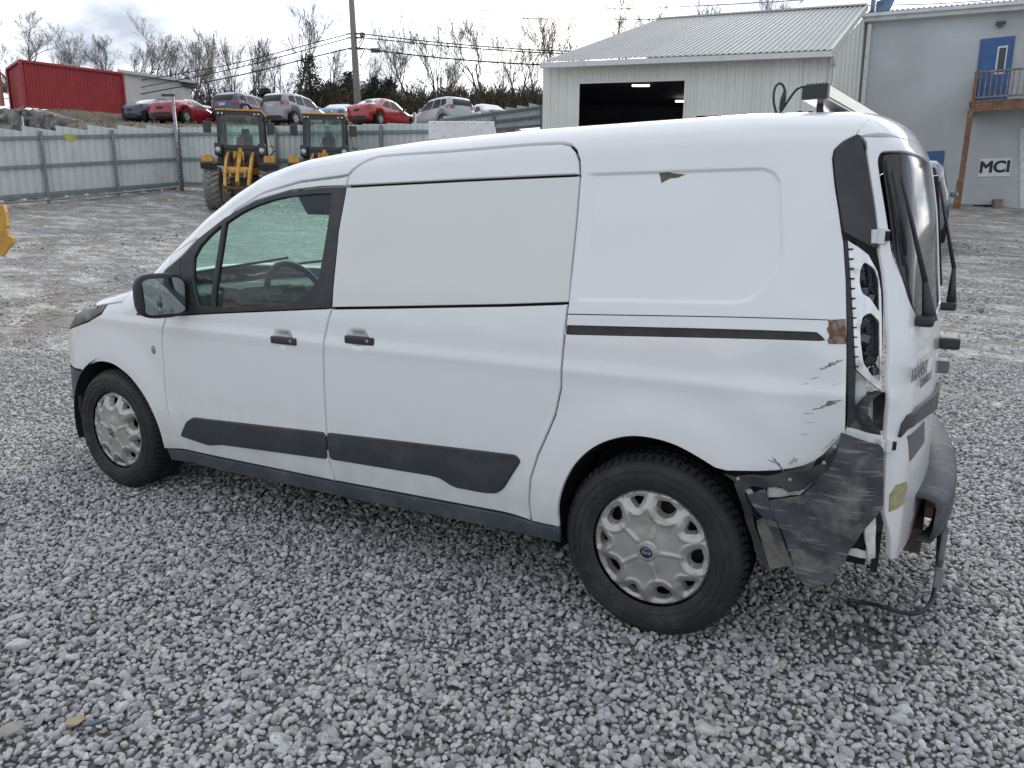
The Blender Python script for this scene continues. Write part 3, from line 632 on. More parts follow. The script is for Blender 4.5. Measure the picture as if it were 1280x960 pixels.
# wheel wells, underbody, cabin
for wx in (0, -WB):
    V = []; F = []; n = 24
    for j, yy in enumerate((.025, .16, .36)):
        for k in range(n+1):
            a = math.radians(-18+216*k/n); r = .385-.01*(j > 0); V.append((wx+r*math.cos(a), yy, WZ+.02+r*math.sin(a)))
    for j in range(2):
        for k in range(n): F.append((j*(n+1)+k, j*(n+1)+k+1, (j+1)*(n+1)+k+1, (j+1)*(n+1)+k))
    c = len(V); V.append((wx, .36, WZ)); F += [(c, 2*(n+1)+k, 2*(n+1)+k+1) for k in range(n)]
    mesh_obj('wheel_arch_liner', V, F, DARK, van)
b = MB(); b.box((-1.53, YC, .26), (2.2, 1.6, .06)); b.box((-3.3, YC, .3), (.7, 1.0, .1)); b.box((.35, YC+.05, .33), (.7, 1.0, .08)); b.box((-1.5, YC, .20), (2.9, .25, .08)); b.box((0, YC, .3), (.1, 1.3, .1)); b.box((-WB, YC, .25), (.12, 1.3, .08)); b.build('underbody', DARK, van)
b = MB(); b.box((-1.30, YC, .95), (.03, 1.50, 1.3)); b.build('bulkhead', mat('grey_bulkhead', (.10, .105, .11), .7), van)
DASH = mat('dashboard_plastic', (.07, .078, .08), .45, dirt=(.22, .26, .24), dscale=5)
b = MB(); b.box((-2.62, YC, 1.02), (.42, 1.55, .16), None, .05); b.box((-2.42, .50, 1.06), (.22, .42, .14), None, .06); b.box((-2.82, YC, 1.07), (.35, 1.45, .05), None, .02); b.box((-2.45, YC+.1, .85), (.3, .4, .4), None, .05)
dash = b.build('dashboard', DASH, van)
for k in range(5): MB().box((-2.62+.03*k, .35+.28*k, 1.115), (.05, .13, .012), Matrix.Rotation(.3*k, 3, 'Z')).build('loose_paper', mat('papers', (.45, .55, .52), .6), dash) if k in (1, 3) else None
sw = MB(); cc = np.array([-2.12, .50, 1.07]); Mx = Matrix.Rotation(math.radians(-25), 3, 'Y')
ring = [np.array((Mx @ Vector((0, .185*math.cos(t), .185*math.sin(t))))[:])+cc for t in np.linspace(0, 2*math.pi, 37)]
sw.tube(ring, .016, 10, False); sw.box(cc, (.04, .15, .12), Mx, .015)
for t in (.1, math.pi-.1, -math.pi/2): sw.bar(cc, np.array((Mx @ Vector((0, .18*math.cos(t), .18*math.sin(t))))[:])+cc, .03, .02)
sw.bar(cc, (-2.42, .5, .98), .07, .07)
sw.build('steering_wheel', mat('wheel_leather', (.03, .033, .035), .45), van)
SEATM = mat('seat_cloth', (.045, .05, .055), .85)
for yy in (.50, 1.34):
    s = MB(); s.box((-1.85, yy, .62), (.52, .5, .16), None, .05); s.box((-1.53, yy, .95), (.14, .48, .62), Matrix.Rotation(.18, 3, 'Y'), .05); s.box((-1.46, yy, 1.36), (.10, .26, .17), None, .04); s.build('seat', SEATM, van)
b = MB(); b.box((-2.02, 1.15, 1.60), (.05, .24, .07), Matrix.Rotation(.3, 3, 'Z'), .02); b.bar((-2.04, YC+.2, 1.62), (-2.12, YC, 1.68), .02); b.build('inner_mirror', BLKP, van)
b = MB(); b.box((-1.93, .56, 1.545), (.13, .36, .03), Matrix.Rotation(1.0, 3, 'Y'), .012); b.build('sun_visor', SEATM, van)
b = MB(); b.bar((-2.93, .5, 1.165), (-2.80, 1.1, 1.235), .015); b.bar((-2.95, 1.0, 1.17), (-2.80, 1.6, 1.215), .015); b.build('windscreen_wiper', BLKP, van)

# ---------------------------------------------------------------- damaged rear corner and the rear doors
VIOLET = mat('dark_violet_metal', (.030, .026, .070), .45, coat=.3)
INNERW = mat('inner_white_metal', (.62, .62, .58), .45, var=.1, vscale=15, dirt=(.30, .28, .24), dscale=18, dlo=.5, dhi=.7)
SKIN = mat('scuffed_bumper_skin', (.050, .055, .064), .6, var=.3, vscale=10, dirt=(.19, .185, .16), dscale=9, dlo=.50, dhi=.70, bump=.3, bscale=30)
def skin_stain(m):
    nt = m.node_tree; N = nt.nodes; L = nt.links; b = N['Principled BSDF']; src = b.inputs['Base Color'].links[0].from_socket
    tc = N.new('ShaderNodeTexCoord'); sp = N.new('ShaderNodeSeparateXYZ'); L.new(tc.outputs['Object'], sp.inputs[0])
    mp = N.new('ShaderNodeMapping'); mp.inputs['Scale'].default_value = (6, 6, 60); mp.inputs['Rotation'].default_value = (0, .5, 0); L.new(tc.outputs['Object'], mp.inputs[0])
    n = N.new('ShaderNodeTexNoise'); n.inputs['Scale'].default_value = 1.6; n.inputs['Detail'].default_value = 6; L.new(mp.outputs[0], n.inputs[0])
    s = N.new('ShaderNodeMapRange'); s.inputs[1].default_value = .56; s.inputs[2].default_value = .74; L.new(n.outputs[0], s.inputs[0])
    n2 = N.new('ShaderNodeTexNoise'); n2.inputs['Scale'].default_value = 12; n2.inputs['Detail'].default_value = 6; L.new(tc.outputs['Object'], n2.inputs[0])
    a = N.new('ShaderNodeMath'); a.operation = 'MULTIPLY_ADD'; a.inputs[1].default_value = .22; L.new(n2.outputs[0], a.inputs[0]); L.new(sp.outputs[2], a.inputs[2])
    r = N.new('ShaderNodeMapRange'); r.inputs[1].default_value = .47; r.inputs[2].default_value = .34; L.new(a.outputs[0], r.inputs[0])
    m1 = N.new('ShaderNodeMix'); m1.data_type = 'RGBA'; L.new(s.outputs[0], m1.inputs[0]); L.new(src, m1.inputs[6]); m1.inputs[7].default_value = (.26, .26, .25, 1)
    m2 = N.new('ShaderNodeMix'); m2.data_type = 'RGBA'; L.new(r.outputs[0], m2.inputs[0]); L.new(m1.outputs[2], m2.inputs[6]); m2.inputs[7].default_value = (.21, .21, .165, 1); L.new(m2.outputs[2], b.inputs['Base Color'])
skin_stain(SKIN)
CLIPM = mat('dark_clip', (.10, .10, .12), .25, metal=.7)
ZMET = mat('zinc_pressing', (.74, .74, .73), .22, metal=.75, var=.12, vscale=14, dirt=(.30, .28, .25), dscale=18, dlo=.52, dhi=.7)
def near(name, px, m, off=0., mode='fan', body=VB, **k):
    k.setdefault('gap', 0.); k.setdefault('res', .03); k.setdefault('thick', .008)
    return body.panel(name, pix(px) if body is VB else body.pix(px), mode, m, k.pop('parent', van), off=off, **k)
near('lamp_cavity', [(1050, 292), (1062, 292), (1094, 305), (1104, 340), (1109, 400), (1109, 560), (1050, 548), (1053, 400)], DARK, -.11)
near('cavity_floor', [(1060, 486), (1107, 492), (1107, 556), (1058, 545)], INNERW, -.06)
near('inner_sheet', [(1076, 320), (1100, 330), (1107, 360), (1107, 396), (1076, 380)], VIOLET, -.05)
near('inner_sheet', [(1080, 400), (1107, 398), (1107, 440), (1080, 436)], VIOLET, -.055)
inn = near('stamped_pillar', [(1060, 299), (1072, 306), (1088, 317), (1101, 338), (1106, 362), (1107.5, 400), (1107.5, 489), (1100, 486), (1070, 463), (1066, 400), (1062, 340)], ZMET, -.018, res=.012,
    holes=[round_poly(pix([(1082, 326), (1097, 335), (1103, 350), (1104, 390), (1090, 371), (1079, 366), (1075, 352), (1076, 336)]), .01), round_poly(pix([(1080, 395), (1091, 390), (1104, 402), (1105, 479), (1095, 473), (1081, 455), (1077, 430), (1076, 410)]), .01)])
near('weather_seal', [(1055, 299), (1060, 300), (1064, 350), (1067, 400), (1070, 470), (1068, 528), (1060, 536), (1059, 400)], BLKP, -.012)
b = MB()
for k in range(13):
    p = pix([(1063.5+k*.55, 310+k*12.4)])[0]; n = VB.normal(p[None])[0]; p = p-n*.014; b = MB(); b.box(p, (.012, .012, .003), Matrix.Rotation(-.5, 3, 'Z')); b.build('flange_slot', DARK, inn)
near('cavity_plate', [(1070, 465), (1088, 476), (1089, 512), (1068, 520)], BARE, -.035)
p = pix([(1098, 517)])[0]; n = VB.normal(p[None])[0]
q = MB().lathe([(0, 0), (.05, 0), (.06, -.02), (.06, -.05)], p-n*.06, 'Y', 24, Matrix.Rotation(.9, 3, 'Z')); q.build('vent_duct', SKIN, van)
near('seal_strip', [(1059, 503), (1066, 506), (1090, 522), (1107, 544), (1107, 552), (1090, 548), (1064, 520)], BLKP, -.02)
near('lamp_ledge', [(1058, 536), (1075, 540), (1107, 546), (1108, 556), (1064, 550), (1056, 545)], PAINT, -.008, thick=.03)
rng = random.Random(3)
b = MB(); 
for k, (x, y) in enumerate([(1076, 332), (1083, 352), (1094, 345), (1085, 362), (1096, 372), (1079, 412), (1084, 425), (1094, 452), (1087, 446), (1099, 466), (1082, 402), (1090, 430)]):
    p = pix([(x, y)])[0]; n = VB.normal(p[None])[0]; b = MB(); b.box(p-n*(.035+.01*(k % 3)), (.02+.015*rng.random(), .02, .012+.02*rng.random()), Euler((rng.random()*3, rng.random()*3, rng.random()*3)).to_matrix(), .004); b.build('clip', CLIPM, inn)
b = MB(); b.tube(pix([(1078, 400), (1084, 420), (1081, 438), (1090, 455), (1098, 470)])-np.array([0, -.045, 0]), .004); b.tube(pix([(1076, 330), (1088, 345), (1085, 360), (1100, 380)])-np.array([0, -.045, 0]), .005); b.build('lamp_wiring', BLKP, inn)
near('rust_patch', [(1035, 400), (1057, 398.5), (1058, 430), (1036, 430), (1034, 425), (1037, 420), (1033, 412), (1036, 407)], RUST, .002, thick=.003, edge=.0008)
SCR = mat('grey_scrape', (.16, .17, .18), .6, dirt=(.45, .46, .47), dscale=60, dlo=.5, dhi=.6)
def scrape(cx, cy, L, W, ang, seed, m=SCR):
    r = random.Random(seed); n = 13; up = []; dn = []
    for i in range(n):
        t = i/(n-1)*2-1; w = W*(1-abs(t)**1.6)*(.35+.9*r.random()); x = t*L; up.append((x, -w)); dn.append((x, w*.6*(.3+r.random())))
    P = up+dn[::-1]; ca, sa = math.cos(ang), math.sin(ang)
    P = [(cx+x*ca-y*sa, cy+x*sa+y*ca) for x, y in P]
    try: near('scrape_mark', P, m, .0007, thick=.001, edge=.0003, res=.01)
    except Exception as e: print('scrape', e)
for a in [(1040, 456, 16, 3.4, -.42, 1), (1030, 460, 8, 1.2, -.3, 2), (1038, 505, 15, 4.0, -.35, 3), (1022, 511, 9, 1.2, -.15, 4), (1010, 517, 7, .8, 0, 5), (1018, 473, 7, .7, -.2, 6), (1006, 480, 6, .6, -.1, 7), (1012, 528, 8, .6, .05, 8), (1005, 543, 6, .6, .2, 13), (1044, 481, 6, .5, -.3, 12)]: scrape(*a)
BRN = mat('primer_scrape', (.45, .38, .30), .7, dirt=(.75, .74, .72), dscale=50, dlo=.45, dhi=.6)
scrape(972, 580, 14, 2.4, .9, 9); scrape(965, 577, 7, 1.2, .4, 10); scrape(992, 577, 8, 5, -.5, 11, BRN); scrape(1040, 552, 18, 1.5, -.75, 14, BRN)
near('paint_chip', [(824, 216), (836, 215), (857, 218), (848, 222), (838, 223), (832, 226), (827, 229)], mat('chipped_primer', (.12, .12, .08), .8, var=.3, vscale=60), .0012, thick=.001, edge=.0004, res=.01)

# torn bumper skin hanging from the corner
def skin_F(P):
    x, y, z = P[:, 0], P[:, 1], P[:, 2]; h = np.abs(y-YC)
    rip = .006*np.sin(x*23+z*9)+.008*np.sin(z*17-x*7)+.003*np.sin(z*60+x*31)-.10*np.clip(.36-z, 0, .4)**1.3
    f = smax2(h-(.925+rip+.02*smooth((z-.35)/.2)), x-(XR(z)+.02)+.075*(h/.8)**2, .13)
    return np.maximum(f, np.maximum(-.2-z, z-1.2))
SB = Body(skin_F, YC, .9)
near('bumper_skin', [(1051, 541), (1063, 545), (1100, 556), (1104.5, 561), (1105, 600), (1104, 634), (1092, 650), (1076, 668), (1062, 688), (1056, 703), (1045, 714), (1038, 727), (1022, 734), (1010, 736), (1001, 727), (993, 712), (988, 690), (984, 684), (975, 660), (961, 630), (962, 626), (985, 623), (1004, 619), (1018, 606), (1024, 596), (1036, 588), (1046, 566)], SKIN, 0, body=SB, res=.012, thick=.004, edge=.001)
near('bumper_bracket', [(903, 592), (915, 596), (960, 595), (1000, 590), (1025, 580), (1046, 556), (1052, 548), (1049, 562), (1038, 588), (1024, 598), (1006, 612), (985, 617), (975, 609), (955, 612), (938, 609), (928, 614), (920, 605)], BLKP, -.012, body=SB, res=.015, thick=.01)
near('white_sill_end', [(924, 612), (935, 613), (943, 623), (932, 623)], INNERW, -.03, body=SB)
near('white_sill_end', [(957, 614), (1000, 616), (1010, 606), (1020, 604), (1000, 622), (975, 627), (957, 625)], INNERW, -.028, body=SB)
near('arch_strip', [(916, 604), (926, 606), (937, 640), (948, 680), (960, 712), (955, 712), (942, 690), (928, 640)], BLKP, -.010, body=SB, thick=.006)
near('bracket_leg', [(933, 620), (955, 612), (966, 640), (975, 668), (985, 696), (975, 692), (955, 650), (944, 640)], SKIN, -.006, body=SB, thick=.006)
near('dirty_flap', [(944, 655), (958, 650), (970, 660), (972, 684), (984, 697), (990, 711), (956, 713), (952, 690)], mat('muddy_plastic', (.16, .15, .13), .8, dirt=(.07, .075, .08), dscale=20, bump=.3, bscale=40), -.014, body=SB, thick=.01, res=.012)
for px in ((922, 600), (987, 601), (1030, 580), (1043, 560)):
    p = SB.pix([px])[0]; MB().lathe([(0, -.004), (.006, -.003), (.007, .004)], p+np.array([0, .006, 0]), 'Y', 12).build('screw', STEEL, van)
# inner rear structure behind the skin
b = MB(); b.box((.70, .20, .42), (.02, .08, .14)); b.box((.50, .26, .40), (.34, .02, .14)); b.box((.55, .95, .40), (.30, 1.3, .05)); b.build('rear_cross_panel', DARK, van)
near('body_flange', [(1085, 652), (1091, 648), (1099, 645), (1101, 662), (1100, 702), (1090, 704), (1088, 700), (1085, 680)], INNERW, -.02, body=SB, thick=.01)
near('body_flange', [(1058, 690), (1072, 693), (1089, 698), (1089, 704), (1070, 700), (1057, 697)], INNERW, -.03, body=SB, thick=.01)
near('dark_gusset', [(1058, 688), (1070, 672), (1087, 650), (1087, 700), (1072, 694)], DARK, -.05, body=SB, thick=.01)

# hinges, swage, handle, wipers, badge
HN = mat('hinge_white', (.72, .73, .73), .4)
for px, s in (((1099, 296), .04), ((1107, 556), .036)):
    p = pix([px])[0]; n = VB.normal(p[None])[0]; M = Matrix.Rotation(math.atan2(n[1], n[0]), 3, 'Z')
    b = MB(); b.box(p+n*.004, (.016, .05, s), M, .003); b.box(p+n*.012+np.array([.02, -.005, 0])*0, (.012, .02, s*1.15), M, .003)
    h = b.build('door_hinge', HN, van); MB().box(p+n*.011+np.array((M @ Vector((0, .016, 0)))[:]), (.014, .014, s*.7), M).build('hinge_slot', DARK, h)
SWO = mat('swage_plastic', (.05, .053, .06), .55, dirt=(.1, .1, .1), dscale=12)
def rp(name, yz, m, off, rnd=.01, **k):
    k.setdefault('gap', 0.); k.setdefault('res', .03); k.setdefault('thick', .012)
    return VB.panel(name, [ray2([q], 'rear')[0] for q in round_poly(yz, rnd)], 'rear', m, k.pop('parent', van), off=off, **k)
near('door_swage', [(1122, 546), (1126, 530), (1133, 519), (1145, 508), (1158, 498), (1168, 488), (1174, 478), (1175, 494), (1168, 508), (1155, 519), (1140, 530), (1131, 536)], SWO, .012, 'rear', thick=.014)
near('plate_recess', [(1133.5, 545), (1155, 526), (1155, 552), (1137, 577)], mat('plate_mount', (.10, .105, .115), .5), .002, 'rear', thick=.004)
near('bare_patch', [(1111, 640), (1112, 618), (1120, 606), (1132, 601), (1134, 607), (1130, 628), (1121, 636)], mat('olive_filler', (.33, .31, .17), .7, var=.2, vscale=40), .002, 'rear', thick=.003, edge=.0008)
def wiper(base, tip, bl0, bl1):
    pb, pt_, b0, b1 = [pix([q])[0] for q in (base, tip, bl0, bl1)]; n = np.array([1., -.15, 0])
    b = MB(); b.box(pb+n*.02, (.05, .07, .035), None, .012); m1 = pb+(pt_-pb)*.28
    b.tube([pb+n*.03, pb+n*.035+(m1-pb)*.3, m1+n*.04], [.022, .018, .009], 8); b.tube([m1+n*.04, pb+(pt_-pb)*.65+n*.035, pt_+n*.03], [.008, .006, .005], 8)
    o = b.build('wiper_arm', BLKP, van); q = MB(); q.tube([b0+n*.012, (b0+b1)/2+n*.014, b1+n*.012], .006, 6); q.tube([b0+n*.022+(b1-b0)*.1, (b0+b1)/2+n*.028, b1+n*.022-(b1-b0)*.1], .005, 6); q.build('wiper_blade', BLKP, o)
wiper((1147, 400), (1113, 222), (1104, 200), (1124, 332))
P2 = ray2([(1.12, 1.13), (1.22, 1.62), (1.16, 1.64), (1.3, 1.2)], 'rear')
def wiper2():
    n = np.array([1., 0, 0]); pb, pt_, b0, b1 = P2; b = MB(); b.box(pb+n*.03, (.06, .07, .035), None, .012); m1 = pb+(pt_-pb)*.3
    b.tube([pb+n*.04, m1+n*.06], [.02, .008], 8); b.tube([m1+n*.06, pt_+n*.03], [.008, .005], 8); o = b.build('wiper_arm', BLKP, van)
    q = MB(); q.bar(b0+n*.014, b1+n*.014, .008, .022, (1, 0, 0)); q.build('wiper_blade', BLKP, o)
wiper2()
b = MB(); b.box((.85, 1.02, 1.0), (.07, .16, .045), None, .01); b.build('rear_door_handle', BLKP, van)
b = MB(); b.box((.835, 1.04, .90), (.05, .10, .05), None, .008); b.build('latch_block', mat('latch_grey', (.16, .16, .17), .5), van)
CH = mat('badge_chrome', (.25, .25, .27), .3, metal=.8)
def badge(s, px, size):
    p = pix([px])[0]; n = VB.normal(p[None])[0]; t = text_mesh('badge', s, size, CH, van, .001); n[2] = 0; n /= np.linalg.norm(n); X = np.array([-n[1], n[0], 0]); Z = np.array([0, 0, 1.])
    M = Matrix(((X[0], Z[0], n[0]), (X[1], Z[1], n[1]), (X[2], Z[2], n[2]))).to_4x4(); M.translation = Vector(p+n*.006); t.matrix_world = M
badge('TRANSIT', (1147, 464), .062); badge('CONNECT', (1155, 474), .042)
# remaining right part of the rear bumper
prof = [(-.16, .555), (-.10, .565), (-.04, .563), (-.012, .552), (0, .53), (-.002, .46), (-.012, .38), (-.03, .315), (-.06, .305)]
V = []; F = []; Y = [.36, .42, .50, .60, .75, .9, 1.05, 1.2, 1.35, 1.5, 1.62, 1.70, 1.76, 1.80, 1.82, 1.83]; n = len(prof)
for y in Y:
    xb = .925-.06*abs((y-YC)/.75)**2.2-.22*smooth((y-1.62)/.3)-.03*smooth((.55-y)/.2)
    cut = .0 if y > 1.2 else .10*smooth((1.12-y)/.25)
    for (dx, z) in prof: V.append((xb+dx, y, max(z, .305+cut) if z < .5 else z))
for i in range(len(Y)-1):
    for k in range(n-1): F.append((i*n+k, i*n+k+1, (i+1)*n+k+1, (i+1)*n+k))
GREYB = mat('grey_bumper', (.06, .065, .074), .62, spec=.3, var=.15, vscale=10, dirt=(.12, .12, .12), dscale=15)
rb = mesh_obj('rear_bumper', V, F, GREYB, van, smooth_=True); mo = rb.modifiers.new('thick', 'SOLIDIFY'); mo.thickness = .008; mo.offset = -1
b = MB(); b.box((.78, .95, .42), (.10, 1.05, .09), Matrix.Rotation(.08, 3, 'X'), .01); b.box((.84, .86, .38), (.12, .10, .09), None, .01); b.build('bumper_beam', mat('rusty_beam', (.07, .05, .04), .8, dirt=(.20, .09, .05), dscale=14, dlo=.45, dhi=.6, bump=.4, bscale=40), van)
b = MB(); b.box((.90, .62, .30), (.02, .07, .20), Matrix.Rotation(.12, 3, 'X'), .006); b.box((.90, .60, .20), (.03, .05, .08), None, .005); b.build('loose_bracket', STEEL, van)
def gp(px, py, z=0.): d = _F+_R*(px-640)/FPX-_U*(py-480)/FPX; return CAM+d*((z-CAM[2])/d[2])
b = MB()
b.tube(chai([(.88, .66, .38), (.89, .60, .30)]+[gp(1170, 722, .12), gp(1166, 752, .05), gp(1150, 768, .035), gp(1125, 766, .03), gp(1100, 757, .04), gp(1078, 753, .03), gp(1060, 750, .04)]), .008); [] and b.tube(chai([(.88, .66, .38), (.89, .60, .30), (.90, .52, .18), (.90, .44, .07), (.86, .34, .035), (.78, .22, .032), (.68, .16, .04), (.60, .16, .035), (.52, .16, .04)]), .006); b.build('dangling_cable', BLKP, van)

# light bar standing on the roof, its cable, and small fittings
def bar_lights():
    lb = empty('light_bar', (.42, .30, 1.79), 'long black and beige work light bar mounted across the roof of the white van', 'light bar')
    a = at(1013, 118, 3.10); 
    c0 = np.array([.378, .33, 1.858]); c1 = np.array([.378+.15, 1.56, 1.858]); d = c1-c0
    def bb(name, w, h, dx, dz, m, t0=0, t1=1, parent=lb):
        b = MB(); b.bar(c0+d*t0+np.array([dx, 0, dz]), c0+d*t1+np.array([dx, 0, dz]), w, h); o = b.build(name, m, parent); o.matrix_parent_inverse = lb.matrix_basis.inverted(); return o
    bb('housing', .070, .037, 0, 0, BLKP, 0, 1)
    bb('lens', .006, .034, .037, 0, mat('beige_lens', (.60, .55, .40), .3, coat=.5), .004, 1)
    bb('under_tray', .072, .005, 0, -.022, mat('tray_aluminium', (.45, .46, .48), .35, metal=.7), .004, 1)
    bb('end_cap', .078, .044, 0, -.002, BLKP, -.012, .004)
    b = MB()
    for k in range(7): b.bar(c0+np.array([-.028+.0093*k, 0, .021]), c1+np.array([-.028+.0093*k, 0, .021]), .003, .011)
    o = b.build('cooling_fin', BLKP, lb); o.matrix_parent_inverse = lb.matrix_basis.inverted()
    for yy in (.42, 1.4):
        b = MB(); b.bar((.385, yy, 1.77), (.38, yy, 1.85), .02, .02); o = b.build('foot', BLKP, lb); o.matrix_parent_inverse = lb.matrix_basis.inverted()
bar_lights()
cb = MB(); CP = [(971, 142), (967, 132), (966, 116), (970, 106), (976, 104), (981, 112), (981, 122), (978, 132), (976, 138)]
cw = [at(x, y, 2.62) for x, y in [(981, 122), (981.5, 113), (978, 105), (973, 104), (968, 110), (966.5, 124), (969, 138), (972, 143.5), (976, 140), (985, 126), (994, 113), (1000, 109), (1006, 108)]]
cb.tube(chai(cw), .0042, 8); cb.tube([at(981, 114, 2.62), at(979, 124, 2.62), at(976, 138, 2.62)], [.006, .010, .006], 8)
tag(cb.build('light_bar_cable', BLKP), 'black looped cable rising from the van roof to the work light bar', 'cable')
b = MB()
for x in (1000, 1013): p = at(x, 141.5, 2.75); b.box(p, (.014, .014, .012)); b.box(p+np.array([0, 0, -.02]), (.008, .008, .04))
b.build('roof_bolt', BLKP, van)

# ================================================================ THE YARD
LAT = np.array([math.cos(YAW), math.sin(YAW), 0.])
def dl_of(x, y): v0 = x-CAM[0]; v1 = y-CAM[1]; return v0*HEAD[0]+v1*HEAD[1], v0*LAT[0]+v1*LAT[1]
def H(x, y):
    d, l = dl_of(np.asarray(x, float), np.asarray(y, float))
    g = np.interp(d, [6.0, 8, 15, 25, 29, 30.5], [0, .07, .78, 2.05, 2.8, 3.0])
    up = np.interp(d, [30.5, 32, 34, 36, 38, 40, 60, 120, 900], [3.0, 4.3, 5.5, 6.0, 6.2, 6.35, 8.5, 10, 10])+.010*np.clip(-6-l, -4, 25)*smooth((d-30.5)/5)
    side = smooth((3.0-l)/3.)
    w = smooth((-l-20.0)/2.5); upl = np.interp(d, [30.5, 38.0, 39.6, 41, 43, 60, 120, 900], [3.0, 3.8, 7.05, 7.38, 7.6, 9.4, 10.8, 10.8]); up = up*(1-w)+upl*w
    hi = np.where(d > 30.5, up, g); lo = np.where(d > 30.5, 3.0+np.clip(d-30.5, 0, 60)*.02, g)
    return lo*(1-side)+hi*side
def gpt(px, dep):
    """ground point in the direction of a photograph column"""
    p = at(px, 290, dep); return np.array([p[0], p[1], float(H(p[0], p[1]))])
def hn(x, y, s=1.):
    return (np.sin(x*s*1.7+1.3*np.sin(y*s*1.1))*np.cos(y*s*1.3+.7*np.sin(x*s*2.1))+.5*np.sin(x*s*4.1+y*s*3.3)*np.cos(y*s*3.7-x*s*2.2))/1.5
def ground_material():
    m = bpy.data.materials.new('gravel_ground'); m.use_nodes = True; nt = m.node_tree; N = nt.nodes; L = nt.links; b = N['Principled BSDF']; b.inputs['Roughness'].default_value = .85
    g = N.new('ShaderNodeNewGeometry'); P = g.outputs['Position']
    def noise(s, d=6, r=.6, sc=None, rot=None):
        n = N.new('ShaderNodeTexNoise'); n.inputs['Scale'].default_value = s; n.inputs['Detail'].default_value = d; n.inputs['Roughness'].default_value = r
        if sc:
            mp = N.new('ShaderNodeMapping'); mp.inputs['Scale'].default_value = sc; mp.inputs['Rotation'].default_value = (0, 0, rot or 0); L.new(P, mp.inputs[0]); L.new(mp.outputs[0], n.inputs[0])
        else: L.new(P, n.inputs[0])
        return n.outputs[0]
    def rng_(s, a, c, lo=0, hi=1):
        r = N.new('ShaderNodeMapRange'); r.inputs[1].default_value = a; r.inputs[2].default_value = c; r.inputs[3].default_value = lo; r.inputs[4].default_value = hi; L.new(s, r.inputs[0]); return r.outputs[0]
    def mix(f, a, c):
        x = N.new('ShaderNodeMix'); x.data_type = 'RGBA'; L.new(f, x.inputs[0])
        for i, v in ((6, a), (7, c)):
            if isinstance(v, tuple): x.inputs[i].default_value = (*v, 1)
            else: L.new(v, x.inputs[i])
        return x.outputs[2]
    v = N.new('ShaderNodeTexVoronoi'); v.inputs['Scale'].default_value = 26; L.new(P, v.inputs[0])
    ve = N.new('ShaderNodeTexVoronoi'); ve.feature = 'DISTANCE_TO_EDGE'; ve.inputs['Scale'].default_value = 26; L.new(P, ve.inputs[0])
    hs = N.new('ShaderNodeSeparateColor'); L.new(v.outputs['Color'], hs.inputs[0])
    stone = mix(rng_(hs.outputs[0], 0, 1), (.17, .168, .165), (.60, .59, .57))
    stone = mix(rng_(ve.outputs[0], 0, .12, 1, 0), stone, (.05, .048, .045))
    # compacted dirt, damp strips and pale dried crust, drawn out along the wheel tracks
    dirt = mix(rng_(noise(6, 9, .8), .36, .64), (.11, .098, .082), (.44, .41, .36))
    f1 = rng_(noise(.55, 6, .65, (1, 2.2, 1), -YAW), .41, .53)
    dist = N.new('ShaderNodeVectorMath'); dist.operation = 'DISTANCE'; L.new(P, dist.inputs[0]); dist.inputs[1].default_value = (0, -1.5, 0)
    far = rng_(dist.outputs['Value'], 4.5, 9.5)
    mu = N.new('ShaderNodeMath'); mu.operation = 'MULTIPLY'; L.new(f1, mu.inputs[0]); L.new(far, mu.inputs[1])
    c = mix(mu.outputs[0], stone, dirt)
    f2 = rng_(noise(1.0, 8, .72, (1, 2.2, 1), -YAW), .48, .58); m2 = N.new('ShaderNodeMath'); m2.operation = 'MULTIPLY'; L.new(f2, m2.inputs[0]); L.new(far, m2.inputs[1])
    fine = rng_(noise(17, 7, .8), .44, .56); m3 = N.new('ShaderNodeMath'); m3.operation = 'MULTIPLY'; L.new(m2.outputs[0], m3.inputs[0]); L.new(fine, m3.inputs[1])
    c = mix(m3.outputs[0], c, (.78, .77, .75))
    nearm = rng_(dist.outputs['Value'], 5.0, 7.5, 1, 0); c = mix(nearm, c, mix(noise(45, 8, .8), (.09, .085, .078), (.32, .31, .29)))
    # earth on the embankment
    sp = N.new('ShaderNodeSeparateXYZ'); L.new(P, sp.inputs[0]); e = rng_(sp.outputs[2], 3.0, 3.6)
    earth = mix(noise(.9, 8, .7), (.07, .055, .04), (.26, .23, .17)); earth = mix(rng_(noise(2.5, 6, .7), .55, .65), earth, (.11, .12, .05))
    c = mix(e, c, earth)
    L.new(c, b.inputs['Base Color'])
    bp = N.new('ShaderNodeBump'); bp.inputs['Distance'].default_value = .03; bp.inputs['Strength'].default_value = .7
    hh = N.new('ShaderNodeMath'); hh.operation = 'ADD'; L.new(rng_(ve.outputs[0], 0, .25), hh.inputs[0]); L.new(noise(9, 8, .75), hh.inputs[1]); L.new(hh.outputs[0], bp.inputs['Height']); L.new(bp.outputs[0], b.inputs['Normal'])
    return m
GM = ground_material()
ds = np.concatenate([np.arange(-9, 8, .25), np.arange(8, 45, .5), [46, 50, 56, 65, 80, 110, 200, 450, 900]])
ls = np.concatenate([[-900, -300, -120, -70, -50, -40], np.arange(-34, -8, 1.), np.arange(-8, 8, .25), np.arange(8, 30, 1.), [35, 50, 90, 300, 900]])
DD, LL = np.meshgrid(ds, ls, indexing='ij'); GX = CAM[0]+HEAD[0]*DD+LAT[0]*LL; GY = CAM[1]+HEAD[1]*DD+LAT[1]*LL
GZ = H(GX, GY)+np.where(DD > 30, .10*hn(GX, GY, .9), .010*hn(GX, GY, 1.6)*(DD < 200))-.012
nd, nl = DD.shape; V = np.stack([GX, GY, GZ], -1).reshape(-1, 3)
F = [(i*nl+j, (i+1)*nl+j, (i+1)*nl+j+1, i*nl+j+1) for i in range(nd-1) for j in range(nl-1)]
F = [f[::-1] for f in F]
